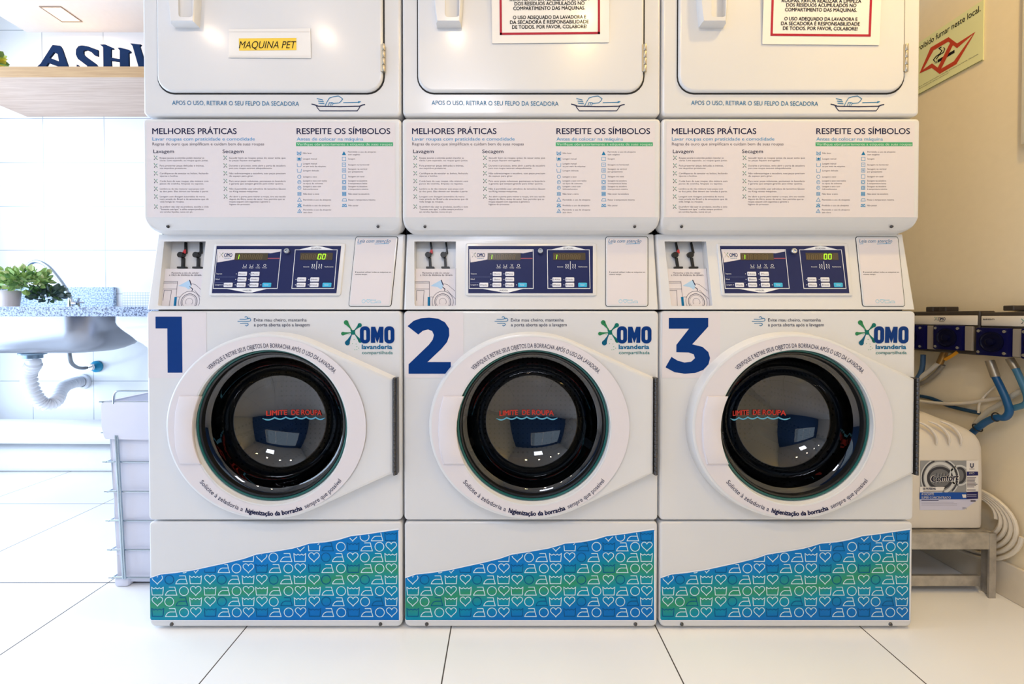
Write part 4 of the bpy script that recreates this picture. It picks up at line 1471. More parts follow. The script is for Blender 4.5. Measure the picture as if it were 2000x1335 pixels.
def basin(name, x0, x1, y0, y1, zt, zb, rx, mats, label, cat, ribs=0, drain=None):
    e = empty(name, ((x0 + x1) / 2, (y0 + y1) / 2, zb), label, cat)
    o = Vector(e.location)
    def b(bm):
        rings = []
        for t, ins in ((0, 0), (0.35, 0.004), (0.62, 0.018), (0.8, 0.045), (0.92, 0.085), (0.98, 0.12), (1.0, 0.16)):
            z = zt + (zb - zt) * t
            rings.append([Vector((x, y, z)) - o for x, y in rrect(x0 + ins, x1 - ins, y0 + ins * .7, y1 - ins * .7, max(rx - ins * .4, .03), 8)])
        inner = [[v + Vector((0, 0, 0.004)) for v in r] for r in rings[::-1]]
        inner = []
        for t, ins in ((0.98, 0.16), (0.9, 0.1), (0.6, 0.03), (0, 0.006)):
            z = zt + (zb - zt) * t + 0.003
            inner.append([Vector((x, y, min(z, zt))) - o for x, y in rrect(x0 + ins, x1 - ins, y0 + ins * .7, y1 - ins * .7, max(rx - ins * .4, .03), 8)])
        loops(bm, rings, cap1=True)
        loops(bm, inner, cap0=True)
        loops(bm, [inner[-1], rings[0]])
    part('bowl', e, None, b, mats)
    return e, o
sx1 = PY(185, 650, 1.83).x
zb_ = PY(60, 691, 1.86).z
e, o = basin('sink', -2.62, sx1, 1.80, 2.17, CTZ0, zb_, 0.11, STEEL, 'stainless steel sink bowl hanging under the granite counter', 'sink')
dc = PY(55, 696, 1.95)
def drain(bm):
    c = Vector((dc.x, 1.97, zb_)) - o
    lathe_z(bm, [(0.001, c.z), (0.046, c.z), (0.05, c.z - .006), (0.046, c.z - .012), (0.034, c.z - .014), (0.034, c.z - .03), (0.001, c.z - .03)], (c.x, c.y), 28)
part('drain_flange', e, None, drain, M('drain_grey', (120, 140, 156), .3, .6))
# ribbed white wash tub further right
tx0 = PY(221, 640, 1.82).x
e = empty('laundry_tub', (tx0 + .3, 2.0, 0.6), 'white ribbed wash tub under the counter beside machine 1', 'sink')
to = Vector(e.location)
def tub(bm):
    zt, zb = CTZ0, CTZ0 - 0.27
    rings = []
    for i in range(21):
        t = i / 20
        z = zt + (zb - zt) * t
        ins = 0.0 if t < .12 else 0.27 * ((t - .12) / .88) ** 1.15
        rib = 0.004 * math.sin(t * PI * 14) if t > .25 else 0
        rings.append([Vector((x, y, z)) - to for x, y in rrect(tx0 + ins, tx0 + .62 - ins * .3, 1.80 + ins * .35 + rib, 2.2 - ins * .35, 0.05, 6)])
    loops(bm, rings, cap1=True, cap0=True)
part('bowl', e, None, tub, M('ceramic_white', (238, 238, 240), .2, coat=.4))
# tap
tb = PY(138, 596, 2.2)
e = empty('tap', (tb.x, 2.2, CTZ1), 'tall curved chrome tap on the granite counter', 'tap')
def V(px, py, Y=2.2): return PY(px, py, Y) - Vector((tb.x, 2.2, CTZ1))
def spout(bm):
    tube(bm, spline([V(138, 599), V(137, 582), V(134, 574), V(124, 557), V(110, 538), V(96, 522), V(82, 513), V(70, 510.5), V(60, 514), V(53, 521)], 8), 0.0092, 12)
part('spout', e, None, spout, M('tap_chrome', (150, 162, 174), .22, 1.0))
part('aerator', e, None, lambda bm: tube(bm, [V(54, 519.5), V(48.5, 528)], 0.0105, 12), M('aerator_grey', (190, 190, 205), .4, .3))
part('stem', e, None, lambda bm: lathe_z(bm, [(0.02, 0.0), (0.02, .006), (0.013, .012), (0.012, .05), (0.009, .056), (0.0005, .056)], (V(138, 590).x, 0), 20), CHROME)
def taph(bm):
    tube(bm, [V(140, 593), V(151, 592)], 0.009, 10)
    for k in range(4):
        a = PI / 2 * k
        tube(bm, [V(152, 590), V(152, 590) + Vector((0.008, math.cos(a) * .024, math.sin(a) * .024))], 0.005, 8)
part('handle', e, None, taph, CHROME)
# siphon, supply hose, stop valve
CORR = M('white_corrugated', (236, 236, 240), .35)
e = empty('drain_hose', (dc.x, 1.97, zb_ - .03), 'white corrugated drain hose curling from the sink to the wall', 'hose')
do = Vector(e.location)
def siphon(bm):
    pts = [Vector((dc.x, 1.97, zb_ - .036)), Vector((dc.x, 1.972, zb_ - .06)), PY(56, 730, 2.0), PY(62, 760, 2.03), PY(76, 782, 2.06), PY(94, 790, 2.09), PY(110, 781, 2.13), PY(117, 764, 2.18), PY(128, 753, 2.24), PY(148, 746, 2.30), PY(163, 745, 2.342)]
    sp = spline([q - do for q in pts], 26)
    tube(bm, sp, lambda t: 0.027 + (0.0045 * math.sin(t * 2 * PI * 34) if .08 < t < .97 else 0), 14)
part('tube', e, None, siphon, CORR)
c = PY(162, 745, 2.338) - do
part('wall_flange', e, None, lambda bm: lathe_y(bm, [(0.042, 2.344 - do.y), (0.042, 2.332 - do.y), (0.03, 2.328 - do.y)], (c.x, c.z), 24), CORR)
vc = PY(175.5, 717, 2.30)
e = empty('stop_valve', (vc.x, YB, vc.z), 'round blue stop valve on the tiled wall below the counter', 'valve')
part('rosette', e, None, lambda bm: lathe_y(bm, [(0.032, -.001), (0.032, -.012), (0.02, -.02), (0.012, -.022), (0.012, -.04)], (0, 0), 28, cap1=True), M('valve_blue', (30, 150, 190), .3))
def knob(bm):
    lathe_y(bm, [(0.012, -.03), (0.02, -.036), (0.02, -.05), (0.001, -.054)], (0, 0), 8)
part('knob', e, None, knob, CHROME)
hs = [PY(137, 690, 2.1), PY(137, 700, 2.12), PY(141, 710, 2.16), PY(150, 716.5, 2.22), PY(160, 718.5, 2.27), PY(169, 718, 2.292)]
hs[0] = Vector((hs[1].x, hs[1].y - .005, zb_ - .002))
o_ = link('supply_hose', finish((lambda bm: (tube(bm, spline(hs, 8), 0.0085, 12), bm)[1])(bmesh.new()), 'supply_hose', M('braided_hose', (140, 142, 146), .4, .7)))
tag(o_, 'short grey braided hose bending from under the sink to the blue valve', 'hose')
# white pipe along the foot of the wall
pz0, pz1 = PY(150, 864, 2.2).z, PY(150, 818, 2.2).z
rp = (pz1 - pz0) / 2
o_ = link('waste_pipe', finish((lambda bm: (tube(bm, [(XL, 2.2, pz0 + rp), (-0.99, 2.2, pz0 + rp - .012)], rp, 32), bm)[1])(bmesh.new()), 'waste_pipe', M('white_pvc', (238, 238, 240), .3)))
tag(o_, 'thick white pipe running along the foot of the tiled wall', 'pipe')
def bracket(bm):
    box(bm, PY(187, 656, YB).x, PY(236, 656, YB).x, YB - 0.03, YB - .0005, PY(200, 657, YB).z, PY(200, 652.5, YB).z, .002, 1)
o_ = link('support_bar', finish((lambda bm: (bracket(bm), bm)[1])(bmesh.new()), 'support_bar', DSTEEL, False))
tag(o_, 'dark metal support bar fixed to the tiles under the counter', 'bar')

# plants
def foliage(center, n, spread, size, up=0.4, droop=0.0):
    def b(bm):
        for _ in range(n):
            d = Vector((random.gauss(0, 1), random.gauss(0, 1), random.gauss(0, .8)))
            d = d.normalized() * random.random() ** .5
            p = Vector(center) + Vector((d.x * spread[0], d.y * spread[1], d.z * spread[2]))
            ax = (d + Vector((random.uniform(-.5, .5), random.uniform(-.5, .5), up + random.uniform(-.4, .4)))).normalized()
            sd = ax.cross(Vector((random.uniform(-1, 1), random.uniform(-1, 1), random.uniform(-1, 1)))).normalized()
            nn = ax.cross(sd)
            s = size * random.uniform(.6, 1.2)
            w = s * .36
            q = [p, p + ax * s * .35 + sd * w + nn * w * .3, p + ax * s * .75 + sd * w * .7 + nn * w * .2, p + ax * s, p + ax * s * .75 - sd * w * .7 + nn * w * .2, p + ax * s * .35 - sd * w + nn * w * .3]
            v = [bm.verts.new(x) for x in q]
            m = bm.verts.new(p + ax * s * .5 - nn * w * .1)
            k = random.choice((0, 0, 1, 2))
            for i in range(6):
                face(bm, (v[i], v[(i + 1) % 6], m), k)
    return b
LEAFS = [M('leaf_pale', (158, 190, 108), .5), M('leaf_light', (206, 214, 150), .5), M('leaf_mid', (92, 132, 70), .5)]
DLEAF = [M('leaf_dark', (78, 100, 84), .5), M('leaf_dark_grey', (104, 120, 116), .5), M('leaf_mid', (92, 132, 70), .5)]
pp = PY(20, 598, 1.9)
e = empty('potted_plant', (pp.x, 1.9, CTZ1), 'leafy green plant in a small pinkish pot on the granite counter', 'plant')
part('pot', e, None, lambda bm: lathe_z(bm, [(0.001, 0.0), (0.029, 0.0), (0.036, .072), (0.036, .078), (0.032, .078), (0.03, .06), (0.001, .06)], (0, 0), 28), M('pot_blush', (228, 212, 206), .5))
part('foliage', e, None, foliage((0.05, 0, .125), 320, (.105, .07, .055), .034), LEAFS, False, recalc=False)
part('lower_leaves', e, None, foliage((0.115, 0.05, .068), 260, (.075, .05, .034), .026), DLEAF, False, 'dark leaves hanging beside the pot', recalc=False)
part('stem', e, None, lambda bm: [tube(bm, spline([(0, 0, .05), (.01 * k, .005, .09), (.025 * k + .02, .01, .13)], 4), .002, 6) for k in (-1, 0, 1, 2)], M('stem_green', (120, 140, 80), .6))
sp_ = PY(-62, 128, 2.05)
e = empty('potted_plant', (sp_.x, 2.08, SH_Z1), 'yellow green plant at the left end of the oak shelf', 'plant')
part('pot', e, None, lambda bm: lathe_z(bm, [(0.001, 0.0), (0.035, 0.0), (0.042, .06), (0.038, .06), (0.036, .045), (0.001, .045)], (0, 0), 28), M('pot_blush'))
part('foliage', e, None, foliage((0.01, 0, .13), 240, (.085, .07, .065), .04), [M('leaf_yellow', (190, 190, 60), .5), M('leaf_pale'), M('leaf_mid')], False, recalc=False)
part('stem', e, None, lambda bm: [tube(bm, spline([(0, 0, .04), (.01 * k, .005, .09), (.025 * k, .01, .14)], 4), .002, 6) for k in (-1, 0, 1)], M('stem_green'))

# wire laundry basket with its cloth liner
BY0, BY1 = 1.285, 1.60
bx0 = PZ(213, 1150, 0.004).x
btop = PY(230, 785, BY0).z
BXR = -0.985
e = empty('laundry_basket', ((bx0 + BXR) / 2, (BY0 + BY1) / 2, 0), 'chrome wire laundry basket lined with white cloth, left of machine 1', 'laundry basket')
bo = Vector(e.location)
WIRE = M('basket_wire', (176, 188, 196), .2, 1.0)
CLOTH = M('liner_cloth', (226, 226, 238), .8, bump=.25, bscale=30)
def corner(z):      # outline corners of the wire frame, a little wider at the top
    t = z / btop
    g = 0.016 * t
    return bx0 - g, BXR, BY0 - g * .6, BY1
def liner(bm):
    rings = []
    for z in (0.012, 0.03, 0.1, 0.2, 0.3, 0.4, btop - .09, btop - .04, btop + .004):
        x0, x1, y0, y1 = corner(z)
        k = 0.008
        ring = []
        for i, (x, y) in enumerate(rrect(x0 + k, x1 - k, y0 + k, y1 - k, .007, 5)):
            w = 0.0035 * math.sin(i * 1.9 + z * 23)
            ring.append(Vector((x + w, y + w, z)) - bo)
        rings.append(ring)
    loops(bm, rings, cap0=True)
    z0, z1 = btop + .004, btop - .105
    cuff = []
    for z, k in ((z0, .008), (z0 + .002, -.001), (z0 - .01, -.006), (z1 + .03, -.007), (z1, -.004)):
        x0, x1, y0, y1 = corner(z)
        cuff.append([Vector((x + .002 * math.sin(i * 2.3), y, z + (.012 * math.sin(i * .9 + 1) if z == z1 else 0))) - bo for i, (x, y) in enumerate(rrect(x0 + k, x1 - k, y0 + k, y1 - k, .007, 5))])
    loops(bm, cuff)
part('liner', e, None, liner, CLOTH)
zr = [PY(230, y, BY0).z for y in (843, 900, 958, 1015, 1072, 1127)]
def hoop(z, ext=0.012):
    def b(bm):
        x0, x1, y0, y1 = corner(z)
        r = 0.0026
        for a, b_ in (((x0 - ext, y0, z), (x1, y0, z)), ((x0, y0 - ext * .3, z), (x0, y1 + ext * .3, z)), ((x0 - ext * .4, y1, z), (x1, y1, z)), ((x1, y0, z), (x1, y1, z))):
            tube(bm, [Vector(a) - bo, Vector(b_) - bo], r, 8)
    return b
for z in [btop + .003] + zr:
    part('hoop_wire', e, None, hoop(z), WIRE)
def upright(fx, yy):
    def b(bm):
        pts = []
        for z in (0.03, btop - .1):
            x0, x1, y0, y1 = corner(z)
            y = y0 - .004 if yy == 0 else y1 + .004
            pts.append(Vector((x0 + fx, y, z)) - bo)
        tube(bm, pts, 0.003, 8)
    return b
for fx in (0.036, 0.042, 0.19):
    part('upright_wire', e, None, upright(fx, 0), WIRE)
for fx in (0.04, 0.19):
    part('upright_wire', e, None, upright(fx, 1), WIRE)
def bh(bm):
    x0, x1, y0, y1 = corner(btop)
    z1 = PY(240, 762, BY0).z
    tube(bm, spline([Vector(q) - bo for q in ((x0 + .034, y0 - .002, btop - .005), (x0 + .034, y0 - .002, z1 - .018), (x0 + .038, y0 - .002, z1 - .006), (x0 + .05, y0 - .002, z1), (x0 + .1, y0 - .002, z1), (x0 + .16, y0 - .002, z1), (x0 + .172, y0 - .002, z1 - .006), (x0 + .176, y0 - .002, z1 - .018), (x0 + .176, y0 - .002, btop - .005))], 5), 0.0028, 8)
part('handle', e, None, bh, WIRE)
def bfoot(fx, fy):
    def b(bm):
        x, y = bx0 + fx - bo.x, (BY0 if fy == 0 else BY1 - .05) - bo.y
        box(bm, x, x + .045, y, y + .05, 0.0, .03, .008, 2)
    return b
for fx in (0.0, 0.19):
    for fy in (0, 1):
        part('foot', e, None, bfoot(fx, fy), CLOTH, label='cloth wrapped corner foot')

# ------------------------------------------------------------------ right side
GALV = None
def galv():
    n = NT('galvanised_steel', 0.45)
    n.b.inputs['Metallic'].default_value = 0.6
    w = n.noise(28, 4)
    n.color(n.ramp(w, [(0.35, rgb(168, 162, 154)), (0.65, rgb(196, 190, 180))]))
    return n.m
GALV = galv()
DGALV = M('dark_galvanised', (108, 98, 88), .5, .5)
SY0, SY1, SX0, SX1 = 1.235, 1.56, 1.125, 1.482
STZ = PY(1850, 1041, SY0).z
e = empty('metal_stand', ((SX0 + SX1) / 2, (SY0 + SY1) / 2, 0), 'low galvanised metal stand by the right wall carrying the jerrycan', 'stand')
so = Vector(e.location)
def P0(b):
    def g(bm):
        b(bm)
        for v in bm.verts: v.co -= so
    return g
part('top_frame', e, None, P0(lambda bm: [box(bm, SX0, SX1, SY0, SY0 + .012, STZ - .05, STZ, .002, 1), box(bm, SX0, SX1, SY1 - .012, SY1, STZ - .05, STZ, .002, 1), box(bm, SX1 - .012, SX1, SY0 + .012, SY1 - .012, STZ - .05, STZ, .002, 1), box(bm, SX0, SX0 + .012, SY0 + .012, SY1 - .012, STZ - .05, STZ, .002, 1)]), GALV, False)
part('tray', e, None, P0(lambda bm: box(bm, SX0 + .012, SX1 - .012, SY0 + .012, SY1 - .012, STZ - .006, STZ)), GALV, False)
for x in (0, 1):
    for y in (0, 1):
        def leg(bm, x=x, y=y):
            xx = SX1 if x else SX0
            yy = SY0 if y == 0 else SY1
            sx, sy = (-1 if x else 1), (1 if y == 0 else -1)
            q = lambda a, b: (min(a, b), max(a, b))
            box(bm, *q(xx, xx + sx * .02), *q(yy - sy * .001, yy + sy * .004), 0, STZ - (.0 if y == 0 else .05))
            box(bm, *q(xx, xx + sx * .004), *q(yy + sy * .004, yy + sy * .035), 0, STZ - .05)
        part('leg', e, None, P0(leg), GALV, False)
part('brace', e, None, P0(lambda bm: box(bm, SX0 + .022, SX1 - .022, SY0 + .02, SY0 + .03, .024, .055)), GALV, False)

JX0, JX1, JY0, JY1 = 1.176, 1.476, 1.256, 1.50
JZ = STZ + .0006
jt = PY(1800, 812, JY0 + .05).z
e = empty('jerrycan', ((JX0 + JX1) / 2, (JY0 + JY1) / 2, JZ), 'white plastic jerrycan with a grey and blue label on the metal stand', 'jerrycan')
jo = Vector(e.location)
def jerry(bm):
    H = jt - JZ
    prof = [(0.0, .016), (.006, .006), (.016, .001), (.05, 0), (.5, 0), (.74, .002), (.80, .006), (.85, .014), (.89, .028), (.93, .052), (.965, .085), (.985, .10), (1.0, .112)]
    rings = []
    for t, ins in prof:
        z = JZ + H * t
        rx, lx = ins * .75, ins * .55
        rings.append([Vector((x, y, z)) - jo for x, y in rrect(JX0 + lx, JX1 - rx, JY0 + ins * .8, JY1 - ins * .6, (.024 if ins < .03 else .03), 8)])
    loops(bm, rings, cap0=True, cap1=True)
part('body', e, None, jerry, M('translucent_white_plastic', (222, 213, 200), .4, coat=.1))
def rib(x):
    def b(bm):
        z0, z1 = PY(1830, 868, JY0).z, PY(1830, 835, JY0).z
        tube(bm, spline([Vector(q) - jo for q in ((x, JY0 - .001, z0), (x, JY0 - .0015, z0 + .02), (x - .004, JY0 + .006, z0 + .04), (x - .014, JY0 + .018, z1 + .004), (x - .03, JY0 + .032, z1 + .013))], 6), lambda t: .0036 * math.sin(PI * min(1, max(0.02, t * .96 + .02))) ** .5 + .0008, 8)
    return b
for px in (1828, 1853, 1876):
    part('shoulder_rib', e, None, rib(PY(px, 850, JY0).x), M('translucent_white_plastic'))
part('cap', e, None, lambda bm: lathe_z(bm, [(0.026, jt - jo.z - .004), (0.028, jt - jo.z + .02), (0.024, jt - jo.z + .024), (0.001, jt - jo.z + .024)], (-.03, -.0), 24), M('cap_blue', (40, 70, 130), .4))
def fJ(px, py, d):
    return PY(px, py, JY0 - .0002 - d) - jo
def p_jlabel(p):
    J = lambda *q: [(1785 + x * .08615, 890 + y * .08615) for x, y in q]
    sil, dk, md, lt = M('label_silver', (150, 150, 150), .35), M('label_charcoal', (62, 62, 68), .35), M('label_grey', (112, 112, 114), .35), M('label_pale', (206, 206, 204), .35)
    lil, wht, blu, dbl = M('label_lilac', (208, 206, 226), .4), M('label_white', (234, 228, 222), .4), M('label_blue', (30, 80, 165), .35), M('label_dark_blue', (42, 44, 96), .4)
    p.poly(J((150, 105), (1190, 105), (1190, 830), (140, 830)), sil, 0)
    p.poly(J((1190, 105), (1462, 100), (1462, 980), (1190, 980)), wht, 0)
    p.poly(J((135, 980), (1440, 980), (1440, 1000), (1190, 1180), (1120, 1225), (130, 1225)), lil, 0)
    def R(cx, cy, r, w, m, l): 
        pts = [(cx + r * math.cos(2 * PI * i / 40), cy + r * 1.02 * math.sin(2 * PI * i / 40)) for i in range(41)]
        run = []
        for x, y in pts + [(-1, -1)]:
            if 150 < x < 1188 and 108 < y < 825: run.append((x, y))
            else:
                if len(run) > 1: p.stroke(J(*run), w, m, l)
                run = []
    p.ell(1785 + 590 * .08615, 890 + 500 * .08615, 300 * .08615, 262 * .08615, dk, 1)
    p.ell(1785 + 590 * .08615, 890 + 500 * .08615, 235 * .08615, 205 * .08615, md, 2)
    for r, w, m in ((330, 5.5, lt), (395, 2.5, dk), (430, 2.2, lt)): R(590, 500, r, w, m, 3)
    p.ell(1785 + 1040 * .08615, 890 + 440 * .08615, 145 * .08615, 190 * .08615, dk, 1)
    p.ell(1785 + 1030 * .08615, 890 + 440 * .08615, 100 * .08615, 140 * .08615, md, 2)
    R(1035, 440, 215, 3.2, lt, 3)
    for a in range(7):
        p.stroke(J((460 + a * 40, 640 - a * 10), (520 + a * 34, 380 + 12 * (a % 3))), .9, sil if a % 2 else dk, 3)
    p.text('Comfort', 1817.5, 1872.5, 940.8, 12.5, wht, 4, bold=.17, shear=.12, slope=-.06, res=4)
    p.text('Comfort', 1818.5, 1871.5, 940.4, 12, dbl, 5, bold=.055, shear=.12, slope=-.06, res=4)
    a = J((1262, 165), (1365, 165), (1365, 250), (1315, 275), (1262, 250))
    p.stroke(J((1285, 165), (1285, 235), (1315, 262), (1345, 235), (1345, 165)), 2.6, M('emblem_grey', (86, 86, 104), .4), 1)
    p.rect(*J((1255, 290))[0], *J((1375, 300))[0], GREYP, 1)
    p.poly(J((1197, 352), (1455, 352), (1455, 440), (1197, 450)), dbl, 1)
    p.text('PRO', *[v[0] for v in J((1255, 0), (1370, 0))], J((0, 412))[0][1], 3.6, wht, 2, bold=.04)
    for i, (y, x1) in enumerate(((485, 1410), (520, 1390), (550, 1385), (580, 1380), (610, 1400), (640, 1440), (670, 1410), (700, 1370), (770, 1400))):
        p.rect(*J((1205, y - 8))[0], *J((x1, y + 7))[0], GREYP, 1)
    p.poly(J((135, 695), (700, 700), (640, 825), (135, 825)), wht, 4)
    p.text('USO PROFISSIONAL', *[v[0] for v in J((205, 0), (500, 0))], J((0, 765))[0][1], 4.2, dbl, 5, bold=.06)
    p.rect(*J((210, 790))[0], *J((670, 806))[0], GREYP, 5)
    p.poly(J((135, 825), (1190, 825), (1190, 980), (130, 980)), blu, 5)
    p.poly(J((1190, 815), (1455, 805), (1455, 970), (1190, 980)), dbl, 5)
    p.text('AMACIANTE', *[v[0] for v in J((170, 0), (455, 0))], J((0, 893))[0][1], 4.6, wht, 6, bold=.05)
    p.text('SUPER CONCENTRADO', *[v[0] for v in J((170, 0), (835, 0))], J((0, 968))[0][1], 4.6, wht, 6, bold=.05)
    p.poly(J((1090, 870), (1185, 870), (1185, 945), (1110, 945)), wht, 6)
    for y in (870, 905): p.rect(*J((1205, y))[0], *J((1420, y + 9))[0], lil, 6)
    p.rect(*J((170, 1000))[0], *J((560, 1018))[0], dbl, 1)
    for y in (1045, 1075, 1110): p.rect(*J((170, y))[0], *J((820 + (y % 7) * 40, y + 7))[0], M('label_fine', (160, 158, 178), .4), 1)
    p.text('22 L', *[v[0] for v in J((1100, 0), (1195, 0))], J((0, 1200))[0][1], 3.4, dbl, 1, bold=.05)
    p.rect(*J((1285, 1000))[0], *J((1400, 1035))[0], GREYP, 1)
printed('label', e, None, fJ, p_jlabel, 'grey and blue product label with silver rings')

# coil of white hose hung low on the right wall
HOSEW = M('white_hose', (226, 216, 198), .4)
HOSEB = M('blue_hose', (4, 78, 128), .4)
HOSED = M('dark_blue_hose', (14, 62, 92), .4)
def coil(bm):
    pts = []
    N = 5
    for i in range(N * 36 + 1):
        a = 2 * PI * i / 36
        t = i / (N * 36)
        r = 0.078 + .062 * t
        pts.append(Vector((XR - .020 + .002 * math.sin(a * 3), 1.335 - r * math.cos(a) * (1.02), 0.212 - .022 * t + r * .82 * math.sin(a) + .018 * math.cos(a))))
    tube(bm, pts, .0055, 8)
o_ = link('hose_coil', finish((lambda bm: (coil(bm), bm)[1])(bmesh.new()), 'hose_coil', HOSEW))
tag(o_, 'coil of white hose against the right wall behind the metal stand', 'hose')

# dosing pump boxes on the right wall
DXF = XR - 0.05
def W(px, py, off=.05): return PX(px, py, XR - off)
def pump_unit(px0, px1, heads, strip, top, bot, label, marks):
    a, b = W(px0, 640), W(px1, 640)
    y1, y0 = a.y, b.y
    cxm = (y0 + y1) / 2
    e = empty('dosing_unit', (XR, cxm, W(px1, bot).z), label, 'dosing pump', 'dosing pump boxes')
    org = Vector(e.location)
    zt = W((px0 + px1) / 2, top).z
    zb = W((px0 + px1) / 2, bot).z
    part('housing', e, None, lambda bm: box(bm, -.05, 0, y0 - cxm, y1 - cxm, zb - org.z, zt - org.z, .003, 1), M('unit_dark', (70, 62, 54), .5, .2), False)
    sz1, sz0 = W((px0 + px1) / 2, strip[0]).z - org.z, W((px0 + px1) / 2, strip[1]).z - org.z
    part('name_strip', e, None, lambda bm: box(bm, -.054, -.05, y0 - cxm + .004, y1 - cxm - .004, sz0, sz1, .0018, 2), M('strip_cream', (232, 224, 210), .4))
    def f(px, py, d):
        v = PX(px, py, XR - .054 - d)
        return v - org
    printed('strip_mark', e, None, f, marks)
    for (h0, h1, s1, t0, t1) in heads:
        ya, yb = W(h0, 640, .062).y - cxm, W(h1, 640, .062).y - cxm
        za, zb2 = W((h0 + h1) / 2, t0, .062).z - org.z, W((h0 + h1) / 2, t1, .062).z - org.z
        ym, zm = (ya + yb) / 2, (za + zb2) / 2
        hd = part('pump_head', e, None, lambda bm: box(bm, -.066, -.05, yb, ya, zb2, za, .004, 2), M('pump_blue', (10, 12, 66), .3))
        def dial(bm):
            for k, (r, x) in enumerate(((.031, .0),)):
                rings = [[(-.066 - xx, ym + rr * math.cos(2 * PI * i / 28), zm + rr * math.sin(2 * PI * i / 28)) for i in range(28)] for rr, xx in ((.031, 0), (.031, .003), (.027, .004), (.025, .002), (.012, .002), (.011, .008), (.007, .010), (.0004, .010))]
                loops(bm, rings)
        part('rotor_cover', hd, None, dial, M('pump_dark', (10, 12, 40), .15))
        def sc(sy, sz):
            def b_(bm):
                y, z = ym + sy * (ya - yb) * .38, zm + sz * (za - zb2) * .38
                rings = [[(-.066 - xx, y + rr * math.cos(2 * PI * i / 10), z + rr * math.sin(2 * PI * i / 10)) for i in range(10)] for rr, xx in ((.005, 0), (.0045, .003), (.0004, .0035))]
                loops(bm, rings)
            return b_
        for sy in (-1, 1):
            for sz in (-1, 1):
                part('screw', hd, None, sc(sy, sz), CHROME)
        if s1:
            yc = W(s1, 640, .062).y - cxm
            part('spacer_plate', e, None, lambda bm: box(bm, -.058, -.05, yc, yb - .0005, zb2 + .002, za - .002, .0015, 1), M('spacer_grey', (150, 142, 132), .45), False)
    return e
def marks1(p):
    splash(p, 1828, 622, 2.9, [TEALP, LOGOG, DNAVY])
    p.text('OMO', 1832, 1846.5, 625.5, 6.2, NAVY, 2, bold=.05)
    p.rect(1834, 627, 1844.5, 627.9, GREYP, 1)
def marks2(p):
    p.text('ELEMENTI', 1920, 1942, 624.5, 2.6, BLACKP, 1, bold=.08)
    splash(p, 1999, 627, 4.2, [TEALP, LOGOG, DNAVY])
pump_unit(1722, 1913.5, [(1747, 1808, 1822, 634, 680), (1824, 1881, 1897, 635, 683)], (616, 633.5), 608, 686, 'dosing pump box with navy lettering on its strip, beside machine 3', marks1)
pump_unit(1915.5, 2110, [(1905 + 2.5, 1974, 1993, 640, 695), (1996, 2070, None, 641, 703)], (616.5, 637.5), 608.5, 700, 'nearer dosing pump box with two blue pumps, at the right picture edge', marks2)
def sbox(px0, px1, py0, py1, label):
    a, b = W(px0, py0, .03), W(px1, py1, .03)
    zb = W(1850, 608, .05).z
    e = link('wall_clip', finish((lambda bm: (box(bm, XR - .045, XR - .0005, b.y, a.y, zb, a.z, .002, 1), bm)[1])(bmesh.new()), 'wall_clip', M('clip_dark', (58, 50, 44), .5)))
    tag(e, label, 'clip', 'dark clips above the dosing pumps')
sbox(1816, 1831, 599, 608, 'small dark clip on top of the far dosing box, nearer machine 3')
sbox(1841, 1856, 599, 608, 'small dark clip on top of the far dosing box, with a wire end')
sbox(1968, 1990, 596.5, 608, 'larger dark clip on top of the nearer dosing box')

def hose(name, pts, r, mat, label, off=None, seg=12, cat='hose'):
    P = [PX(x, y, XR - o) for x, y, o in pts]
    o_ = link(name, finish((lambda bm: (tube(bm, spline(P, 8), r, seg), bm)[1])(bmesh.new()), name, mat))
    return tag(o_, label, cat)
h = hose('hose', [(1943, 733, .035), (1955, 757, .036), (1966, 782, .038), (1971, 803, .04), (1962, 815, .042), (1945, 815, .042), (1925, 824, .04), (1906, 838, .035), (1893, 850, .03)], .0092, HOSEB, 'thick bright blue hose looping down beside the jerrycan')
def ferr(name, pts, r, parent, mat):
    P = [PX(x, y, XR - o) for x, y, o in pts]
    return link(name, finish((lambda bm: (tube(bm, P, r, 12), bm)[1])(bmesh.new()), name, mat), parent)
ferr('coupling', [(1933, 704, .034), (1944.5, 736, .035)], .0108, h, M('coupling_metal', (172, 160, 140), .35, .7))
h = hose('hose', [(1982, 716, .03), (1994, 742, .03), (2006, 772, .03), (2004, 788, .03), (1985, 795, .028), (1973, 798, .026)], .0082, M('pale_blue_hose', (64, 118, 146), .35), 'paler blue hose at the right picture edge under the pumps')
ferr('coupling', [(1972, 700, .03), (1984, 720, .03)], .0095, h, M('coupling_metal'))
hose('hose', [(2010, 760, .02), (1996, 762, .02), (1984, 768, .02), (1966, 780, .02), (1946, 793, .021), (1930, 802, .022), (1912, 819, .024), (1904, 830, .024)], .0068, M('grey_hose', (190, 184, 170), .3), 'grey white hose bundled along the thick blue hose')
hose('hose', [(1955, 744, .012), (1942, 755, .011), (1924, 772, .011), (1913, 788, .012), (1911, 806, .014)], .0032, HOSEW, 'thin white tube curving down from the nearer dosing box')
hose('hose', [(1786, 781, .026), (1812, 785, .022), (1850, 788, .018), (1885, 787, .014), (1920, 782, .011), (1962, 775, .0095)], .0058, HOSEW, 'white hose running level from machine 3 along the wall')
hose('hose', [(1786, 771, .012), (1820, 778, .010), (1850, 791, .010), (1880, 799, .010), (1912, 806, .011)], .0062, HOSED, 'dark blue hose crossing behind the level white hose')
hose('hose', [(1836, 706, .03), (1824, 716, .03), (1808, 729, .032), (1794, 740, .034), (1780, 752, .036)], .0072, M('clear_hose', (206, 200, 188), .25), 'clear hose slanting from the brass valve behind machine 3')
hose('hose', [(1842, 712, .014), (1829, 728, .014), (1812, 742, .014), (1796, 750, .014), (1780, 756, .014)], .0065, M('clear_hose_dim', (150, 142, 130), .3), 'dim clear hose behind the slanting one, against the wall')
